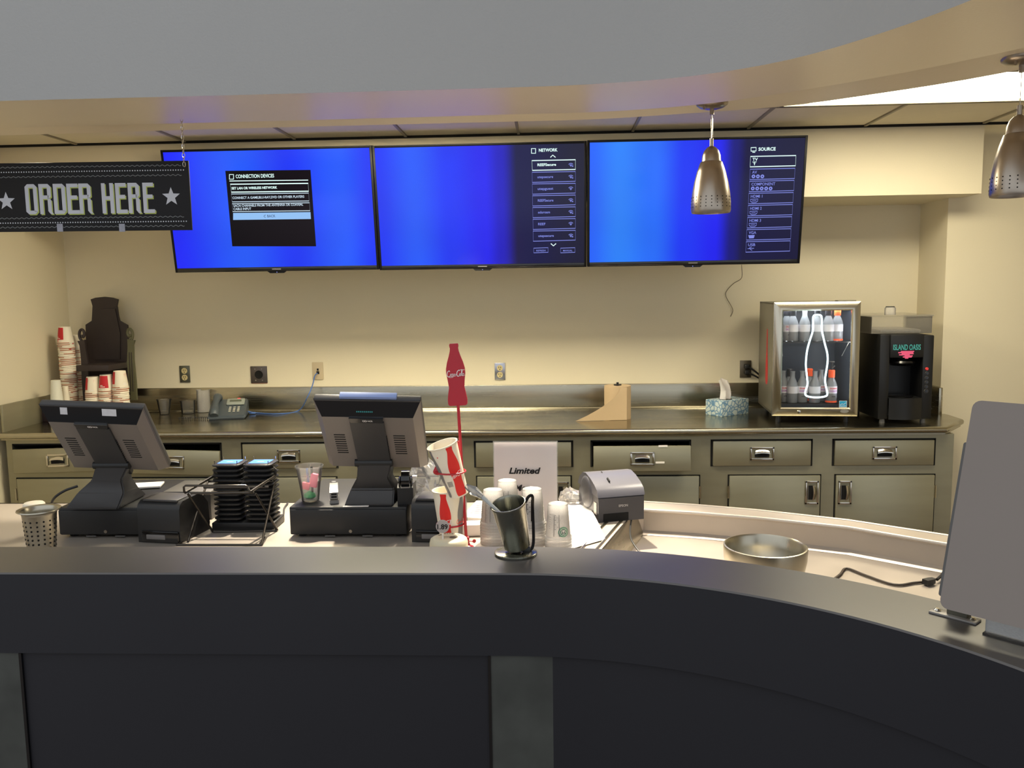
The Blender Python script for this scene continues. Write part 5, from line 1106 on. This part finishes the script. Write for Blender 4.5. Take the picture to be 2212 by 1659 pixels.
# ================================================================== tissue box, paper towels
C_ = at_z(1559, 900.5, Z2); Lp = at_z(1531, 896, Z2); Rp = at_z(1617, 893, Z2)
dirx = (Rp-C_); wl = min(.20, max(.12, dirx.length)); ang = math.atan2(dirx.y, dirx.x)
t = thing('tissue_box', 'blue and white patterned tissue box with a tissue standing up', 'tissue box', (C_.x, C_.y, Z2), ang)
TB = mat('tissue_pattern', S(150, 182, 196), .6); nt = TB.node_tree; vo = nd(nt, 'ShaderNodeTexVoronoi', feature='DISTANCE_TO_EDGE'); vo.inputs['Scale'].default_value = 42; tc = nd(nt, 'ShaderNodeTexCoord'); nt.links.new(tc.outputs['Object'], vo.inputs['Vector'])
cr = nd(nt, 'ShaderNodeValToRGB'); cr.color_ramp.elements[0].color = S(60, 120, 165); cr.color_ramp.elements[1].color = S(196, 210, 208); cr.color_ramp.elements[1].position = .16; nt.links.new(vo.outputs['Distance'], cr.inputs[0]); nt.links.new(cr.outputs[0], nt.nodes['Principled BSDF'].inputs['Base Color'])
hb_ = at_y(1575, 866, C_.y+.02).z-Z2
b = MB(); b.bb(0, wl, 0, .115, 0, hb_, TB, .002); b.build('box', t)
b = MB(); b.lathe([(0, 0), (.035, 0), (.035, .0008), (0, .0008)], HOLE, 20, tr(wl*.42, .055, hb_)); b.build('opening', t)
b = MB(); rows = []
for i in range(10):
    u = i/9; row = []
    for j in range(9):
        v = j/8-.5; row.append(V((wl*.40+v*(.045+.03*u)+.012*math.sin(u*3)-.02*u, .055+.016*math.sin(v*9+u*2)*(1-.3*u), hb_-.003+.115*u*(1-.28*abs(v)-.12*v))))
    rows.append(row)
b.sheet(rows, WHITE, .0008); b.build('tissue', t, smooth=70)
tw = at_z(1335, 905, Z2); rT = 29*4.3/FPX; t = thing('paper_towel_roll', 'brown paper towel roll standing on the worktop, one sheet trailing left', 'paper towels', (tw.x, tw.y+.03, Z2)); ht = at_y(1335, 834, tw.y).z-Z2
b = MB(); b.lathe([(.018, 0), (rT, 0), (rT, ht), (.018, ht)], KRAFT, 40, close=True); b.build('roll', t, smooth=50)
b = MB(); b.tube([(0, 0, 0), (0, 0, ht+.016)], .006, BLACK, 10); b.lathe([(0, ht+.002), (.020, ht+.002), (.020, ht+.006), (0, ht+.006)], BLACK, 16); b.build('holder_rod', t)
b = MB(); rows = []
for i in range(14):
    u = i/13; row = []
    for j in range(7):
        v = j/6; x = rT*.9-(.02+.23*u*(1-v)**1.6+.03*u); y = -rT*1.03+.01*u-.05*u*(1-v)*.6; row.append(V((x, y-.012*u, max(.0015, ht*.985*v*(1-.0*u)-.0))))
    rows.append(row)
b.sheet(rows, KRAFT, .0008); b.build('loose_sheet', t, smooth=70)

# ================================================================== desk phone and cables
ph = at_z(497, 903, Z2); t = thing('desk_phone', 'slate grey desk phone with its handset on the left', 'phone', (ph.x, ph.y-.05, Z2), R(14)); PHM = mat('phone_slate', S(70, 78, 84), .45, var=.05); PHL = mat('phone_face', S(140, 146, 138), .45)
b = MB(); b.prism([(0, 0), (0, .018), (.03, .030), (.17, .082), (.20, .085), (.21, .07), (.21, 0)], .19, PHM, rot('Z', 90) @ tr(0, -.095, 0)); bmesh.ops.bevel(b.bm, geom=list(b.bm.edges), offset=.006, segments=2, affect='EDGES'); b.build('body', t, smooth=40)
slope = math.atan2(.052, .14); Ms = tr(0, .03, .030) @ rot('X', math.degrees(slope))
b = MB(); b.box((.035, .115, .006), (.095, .065, .012), PHL, .010, None, 3); b.build('display_housing', t, M=Ms)
b = MB(); b.box((.035, .118, .0125), (.062, .020, .002), mat('lcd', S(84, 90, 76), .3), .001); b.build('display', t, M=Ms)
for r2 in range(4):
    for c2 in range(3): b = MB(); b.box((.012+c2*.022, .012+r2*.016, .004), (.012, .006, .002), FOAM, .0005); b.build('key', t, M=Ms)
b = MB(); b.box((.050, .144, .010), (.016, .006, .006), mat('red_lamp', S(240, 60, 70), .4, emit=S(255, 40, 50), estr=1.2), .002); b.build('message_lamp', t, M=Ms)
b = MB(); b.tube([V((-.062, .0, .022)), V((-.062, .02, .052)), V((-.062, .07, .074)), V((-.062, .13, .096)), V((-.062, .165, .104)), V((-.062, .19, .088))], [.024, .026, .017, .017, .026, .024], PHM, 14, smooth=3) if False else b.tube(spline([V((-.062, .0, .022)), V((-.062, .03, .050)), V((-.062, .09, .078)), V((-.062, .15, .100)), V((-.062, .195, .090))], 4), [.022, .024, .025, .024, .022, .019, .017, .016, .016, .017, .018, .020, .022, .024, .025, .024, .021], PHM, 14); b.build('handset', t, smooth=50)
cs = at_z(385, 908, Z2); pts = []
for k in range(161):
    u = k/160; c_ = V((cs.x, cs.y, 0)).lerp(V((ph.x-.09, ph.y-.03, 0)), u); a = u*2*math.pi*16; pts.append(V((c_.x, c_.y+.006*math.sin(a)+.012*math.sin(u*5), Z2+.0085+.006*math.cos(a))))
o = MB().tube(pts, .0019, DARKG, 5).build('handset_cord'); tag(o, 'coiled grey handset cord lying left of the desk phone', 'cord')
jw = at_y(686, 806, YB-.014); o = MB().tube([jw+V((0, -.004, 0)), at_y(680, 812, 4.68), at_y(675, 832, 4.64), at_y(664, 858, 4.60), at_z(645, 887, Z2+.006), at_z(600, 894, Z2+.005), at_z(556, 892, Z2+.004), at_z(536, 889, Z2+.02)], .0032, BLUEC, 8, smooth=6).build('network_cable'); tag(o, 'blue network cable from the wall jack to the desk phone', 'cable')
q = MB(); pz = at_z(545, 892, Z2+.008); q.box(pz, (.035, .012, .010), BLUEC, .003, rot('Z', 8)); q.build('plug', o)

# ================================================================== wall plates
def plate(px_, py_, wpx, hpx, m_, label, kind, name='wall_outlet', cat='outlet'):
    c_ = at_y(px_, py_, YB); t = thing(name, label, cat, (c_.x, YB-.001, c_.z)); W, Hh = wpx*4.72/FPX, hpx*4.72/FPX
    MB().box((0, -.003, 0), (W, .007, Hh), m_, .002).build('plate', t)
    if kind == 'duplex':
        for s_ in (-1, 1):
            MB().lathe([(0, .003), (.0165, .003), (.0165, 0)], RECP, 18, tr(0, -.0065, s_*Hh*.20) @ rot('X', 90)).build('receptacle', t)
            f = Flat(); f.rect(-.007, s_*Hh*.20-.001, -.004, s_*Hh*.20+.008); f.rect(.004, s_*Hh*.20-.001, .007, s_*Hh*.20+.008); f.disc(0, s_*Hh*.20-.008, .003, 8); f.build('slots', HOLE, t, lambda u, v: V((u, -.0098, v)))['kind'] = 'stuff'
    if kind == 'hole':
        MB().lathe([(0, 0), (.020, 0), (.022, .001), (.024, 0)], HOLE, 24, tr(0, -.0068, 0) @ rot('X', 90)).build('round_hole', t)
        for sx, sz in ((-.5, .75), (.45, .75), (-.45, -.75), (.5, -.75)): MB().lathe([(0, .002), (.0035, .002), (.0035, 0)], CHROME, 8, tr(sx*W*.42, -.0065, sz*Hh*.45) @ rot('X', 90)).build('screw', t)
        MB().box((0, -.001, -Hh*.50), (W*.96, .004, .006), mat('rust_edge', S(150, 80, 50), .7)).build('rust_edge', t)
    if kind == 'jack':
        MB().box((.001, -.0072, Hh*.08), (.010, .003, .012), HOLE).build('jack', t); MB().box((.001, -.0072, -Hh*.10), (.016, .003, .016), HOLE).build('jack', t)
    if kind == 'plugs':
        for s_ in (-1, 1): MB().box((.004, -.020, s_*Hh*.17), (.030, .030, .028), BLACK, .008, None, 3).build('plug_body', t)
        MB().tube([(.012, -.03, Hh*.15), (.045, -.03, -.01), (.09, -.025, -.045), (.13, -.02, -.065)], .005, BLACK, 8, smooth=5).build('plug_cord', t); MB().tube([(.010, -.03, -Hh*.20), (.045, -.03, -.035), (.09, -.025, -.060), (.13, -.02, -.078)], .005, BLACK, 8, smooth=5).build('plug_cord', t)
    return t
RECP = mat('ivory_receptacle', S(206, 190, 140), .5); DKPL = mat('dark_steel_plate', S(96, 96, 84), .35, .6); STPL = mat('steel_plate', S(190, 190, 196), .25, 1.0); IVPL = mat('ivory_plate', S(196, 180, 150), .5); GRPL = mat('brushed_plate', S(120, 112, 96), .35, .8)
plate(400, 808, 23, 37, DKPL, 'dark metal duplex outlet on the back wall right of the cup display', 'duplex'); plate(560, 809, 37, 37, mat('box_cover', S(100, 92, 88), .4, .7), 'square metal cover plate with a round hole on the back wall', 'hole', 'cover_plate', 'wall plate')
plate(687, 801, 24, 38, IVPL, 'ivory network jack plate with a blue cable plugged in', 'jack', 'jack_plate', 'wall plate'); plate(1080, 802, 23, 37, STPL, 'bright steel duplex outlet right of the red bottle', 'duplex'); plate(1610, 797, 24, 37, GRPL, 'metal outlet with two black plugs left of the fridge', 'plugs')
o = MB().tube([at_y(1602, 572, 4.66), at_y(1602, 600, 4.70), at_y(1585, 612, 4.71), at_y(1570, 628, 4.712), at_y(1568, 640, 4.712), at_y(1580, 662, 4.712), at_y(1583, 672, 4.712), at_y(1578, 684, 4.712)], .0016, mat('thin_wire', S(90, 80, 62), .6), 6, smooth=6).build('loose_wire'); tag(o, 'thin loose wire dangling on the wall below the right screen', 'wire')

# ================================================================== cup display stand and paper cups at the left
YD = 4.50
base = at_z(245, 868, Z2); t = thing('cup_display', 'dark wooden cup display stand with a shelf and carved scroll sides', 'display stand', (at_y(232, 800, YD).x, YD, Z2)); L0 = V(t.location)
q2 = lambda x, y, Y: ((at_y(x, y, Y)-L0).x, (at_y(x, y, Y)-L0).z)
z_ = lambda X, Yy: (100+X/6.382, 620+Yy/6.382)
YBk = 4.62
out = [(610, 170), (680, 147), (800, 135), (910, 147), (985, 170), (970, 260), (990, 400), (1005, 465), (1115, 525), (1125, 700), (1110, 1000), (1130, 1530), (560, 1530), (556, 960), (545, 700), (540, 520), (625, 465), (630, 400), (636, 260)]
MB().prism([q2(*z_(*p), YBk) for p in out], .014, WOODD, tr(0, YBk-YD, 0)).build('back_board', t, smooth=0)
sl, sr_ = q2(*z_(410, 1120), YD-.13)[0], q2(*z_(1130, 1120), YBk-.04)[0]; zs0, zs1 = q2(*z_(700, 1160), YD-.13)[1], q2(*z_(700, 1080), YD-.13)[1]
b = MB(); b.bb(sl, sr_, -.13, YBk-YD, zs0, zs1, WOODD, .002); b.build('shelf', t)
b = MB(); b.prism([(p[0], p[1]) for p in [q2(*z_(*p), YBk-.02) for p in ((700, 300), (930, 300), (1000, 640), (1000, 1000), (640, 1000), (620, 660))]], .006, WOODD, tr(0, YBk-YD-.007, 0)); b.build('front_panel', t, smooth=0)
for side, ox in (('r', 0), ('l', -1)):
    pol = [(1115, 720), (1180, 735), (1215, 735), (1195, 800), (1200, 1000), (1230, 1300), (1245, 1560), (1165, 1560), (1140, 1300), (1110, 1050), (1120, 850)]
    M = Matrix()
    P_ = [q2(*z_(*p), YD-.02) for p in pol]
    if ox: P_ = [(-(x-q2(*z_(818, 700), YD-.02)[0])+q2(*z_(818, 700), YD-.02)[0], z) for x, z in P_]; P_ = P_[::-1]
    m_ = OLIVE if side == 'r' else WOODD
    pn = MB().prism(P_, .016, m_, tr(0, -.02, 0)).build('side_panel', t, smooth=0)
    cxy = q2(*z_(1140, 645), YD-.02); cxx = cxy[0] if not ox else 2*q2(*z_(818, 700), YD-.02)[0]-cxy[0]
    sp_ = [V((cxx+(1 if not ox else -1)*(.020*(1-a/9.5))*math.cos(a-1.2), -.014, cxy[1]+(.036*(1-a/9.5))*math.sin(a-1.2))) for a in [k*.25 for k in range(30)]]
    MB().tube(sp_, .0075, m_, 8).build('scroll', t)
    if not ox:
        for gx in (1150, 1180): g_ = [q2(*z_(gx-10+k*3, 900+k*60), YD-.022) for k in range(10)]; MB().tube([V((x, -.0205, z)) for x, z in g_], .002, WOODD, 5).build('groove', t)
PC = None
def pcup(m_, x, y, z, label, group, turn, tilt=(0, 0)):
    global PC
    if PC is None:
        b = MB(); r0, r1, h = .0295, .0405, .088      # mouth down: r1 at the bottom
        b.lathe([(r1+.001, 0), (r1+.002, .002), (r1+.001, .0045), (r1, .005)], PAPER, 28); b.sheet([[V(((r1+.0026+e_)*math.sin(a), -(r1+.0026+e_)*math.cos(a), v)) for a in [R(-80+160*k/14) for k in range(15)]] for v, e_ in ((.0005, -.0006), (.002, .0), (.0046, -.0012))], BRIM); b.lathe([(r1, .005), (r0+.0006, h-.002), (r0, h), (r0-.002, h), (r0-.002, h-.004), (0, h-.004)], PAPER, 28)
        f_ = 7
        rows = [[V(((r1+(r0-r1)*v/h+.0015)*math.sin(a), -(r1+(r0-r1)*v/h+.0015)*math.cos(a), v)) for a in [R(-42+84*k/8) for k in range(9)]] for v in (.020, .035, .05, .07, h-.004)]
        b.sheet(rows, REDP); rows = [[V(((r1+(r0-r1)*v/h+.0020)*math.sin(a), -(r1+(r0-r1)*v/h+.0020)*math.cos(a), v)) for a in [R(-24+40*k/4) for k in range(5)]] for v in (.025, .028)]; b.sheet(rows, WHITEP)
        rows = [[V(((r1+(r0-r1)*v/h+.0020)*math.sin(a), -(r1+(r0-r1)*v/h+.0020)*math.cos(a), v)) for a in [R(-24+22*k/4) for k in range(5)]] for v in (.032, .035)]; b.sheet(rows, WHITEP)
        o = PC = b.build('paper_cup', smooth=45, recalc=False)
    else: o = PC.copy(); COL.objects.link(o)
    o.location = (x, y, z); o.rotation_euler = (R(tilt[0]), R(tilt[1]), R(turn)); tag(o, label, 'cup', group); return o
def pstack(px_, Y, ytop, name, turn, lean=0.0, sp=.0098):
    c_ = at_y(px_, 862, Y); zt = at_y(px_, ytop, Y).z; n = max(2, int(round((zt-Z2-.088)/sp))+1); rnd = random.Random(px_); top_x = at_y(px_-lean, ytop, Y).x-c_.x
    for k in range(n):
        u = k/(n-1); tn = turn if k == n-1 else rnd.uniform(0, 360)
        pcup(None, c_.x+top_x*u*(1 if lean else 0)+rnd.uniform(-.0012, .0012), Y+rnd.uniform(-.001, .001), Z2+.0005+k*sp, ('top cup with a red panel on the ' if k == n-1 else 'paper cup with a brown rim nested in the ')+name, 'paper cups of the '+name, tn)
pstack(152, 4.47, 707, 'tallest stack left of the display stand', -28, 12); pstack(170, 4.56, 722, 'second tall stack against the display stand', -20, 10)
pstack(203, YD-.10, 813, 'left stack under the display shelf', -60); pstack(232, YD-.10, 811, 'middle stack under the display shelf', 0); pstack(262, YD-.10, 803, 'right stack under the display shelf', -58)
c_ = at_y(123, 862, 4.30); hF = at_y(123, 821, 4.30).z-Z2; o = MB().lathe([(.040, 0), (.041, .002), (.039, .004), (.0235, hF-.003), (.021, hF), (0, hF)], FOAM, 28).build('foam_cup', smooth=50); o.location = (c_.x, 4.30, Z2); tag(o, 'large pale foam cup upside down at the far left of the worktop', 'cup')
c_ = at_y(143, 862, 4.37); hF = at_y(143, 833, 4.37).z-Z2; o = MB().lathe([(.024, 0), (.025, .002), (.014, hF-.002), (0, hF)], PAPER, 24).build('small_paper_cup', smooth=50); o.location = (c_.x, 4.37, Z2); tag(o, 'small white paper cup between the foam cup and the tall stack', 'cup')
def clearcup(px_, py_, r0, r1, h, label, m_=CLEARP, nm='clear_cup'):
    c_ = at_z(px_, py_, Z2); o = MB().lathe([(0, .002), (r0, .002), (r1, h-.004), (r1+.003, h-.003), (r1+.003, h), (r1-.001, h), (r0-.001, .004), (0, .004)], m_, 28).build(nm, smooth=50); o.location = (c_.x, c_.y, Z2); tag(o, label, 'cup')
clearcup(356, 895, .026, .038, .085, 'clear plastic cup left of the milky container on the worktop'); clearcup(407, 893, .036, .040, .072, 'short clear deli cup beside the desk phone')
clearcup(441, 890, .036, .036, .128, 'tall milky container against the backsplash behind the phone', MILKY, 'milky_container')
c_ = at_z(82, 912, Z2); t = thing('napkin_box', 'small dark napkin box at the left end of the worktop', 'box', (c_.x, c_.y, Z2), R(8)); MB().bb(-.03, .05, 0, .10, 0, .085, mat('dark_maroon', S(48, 28, 30), .5), .004).build('box', t); MB().bb(-.02, .04, .004, .09, .085, .094, WHITE, .003).build('napkins', t)
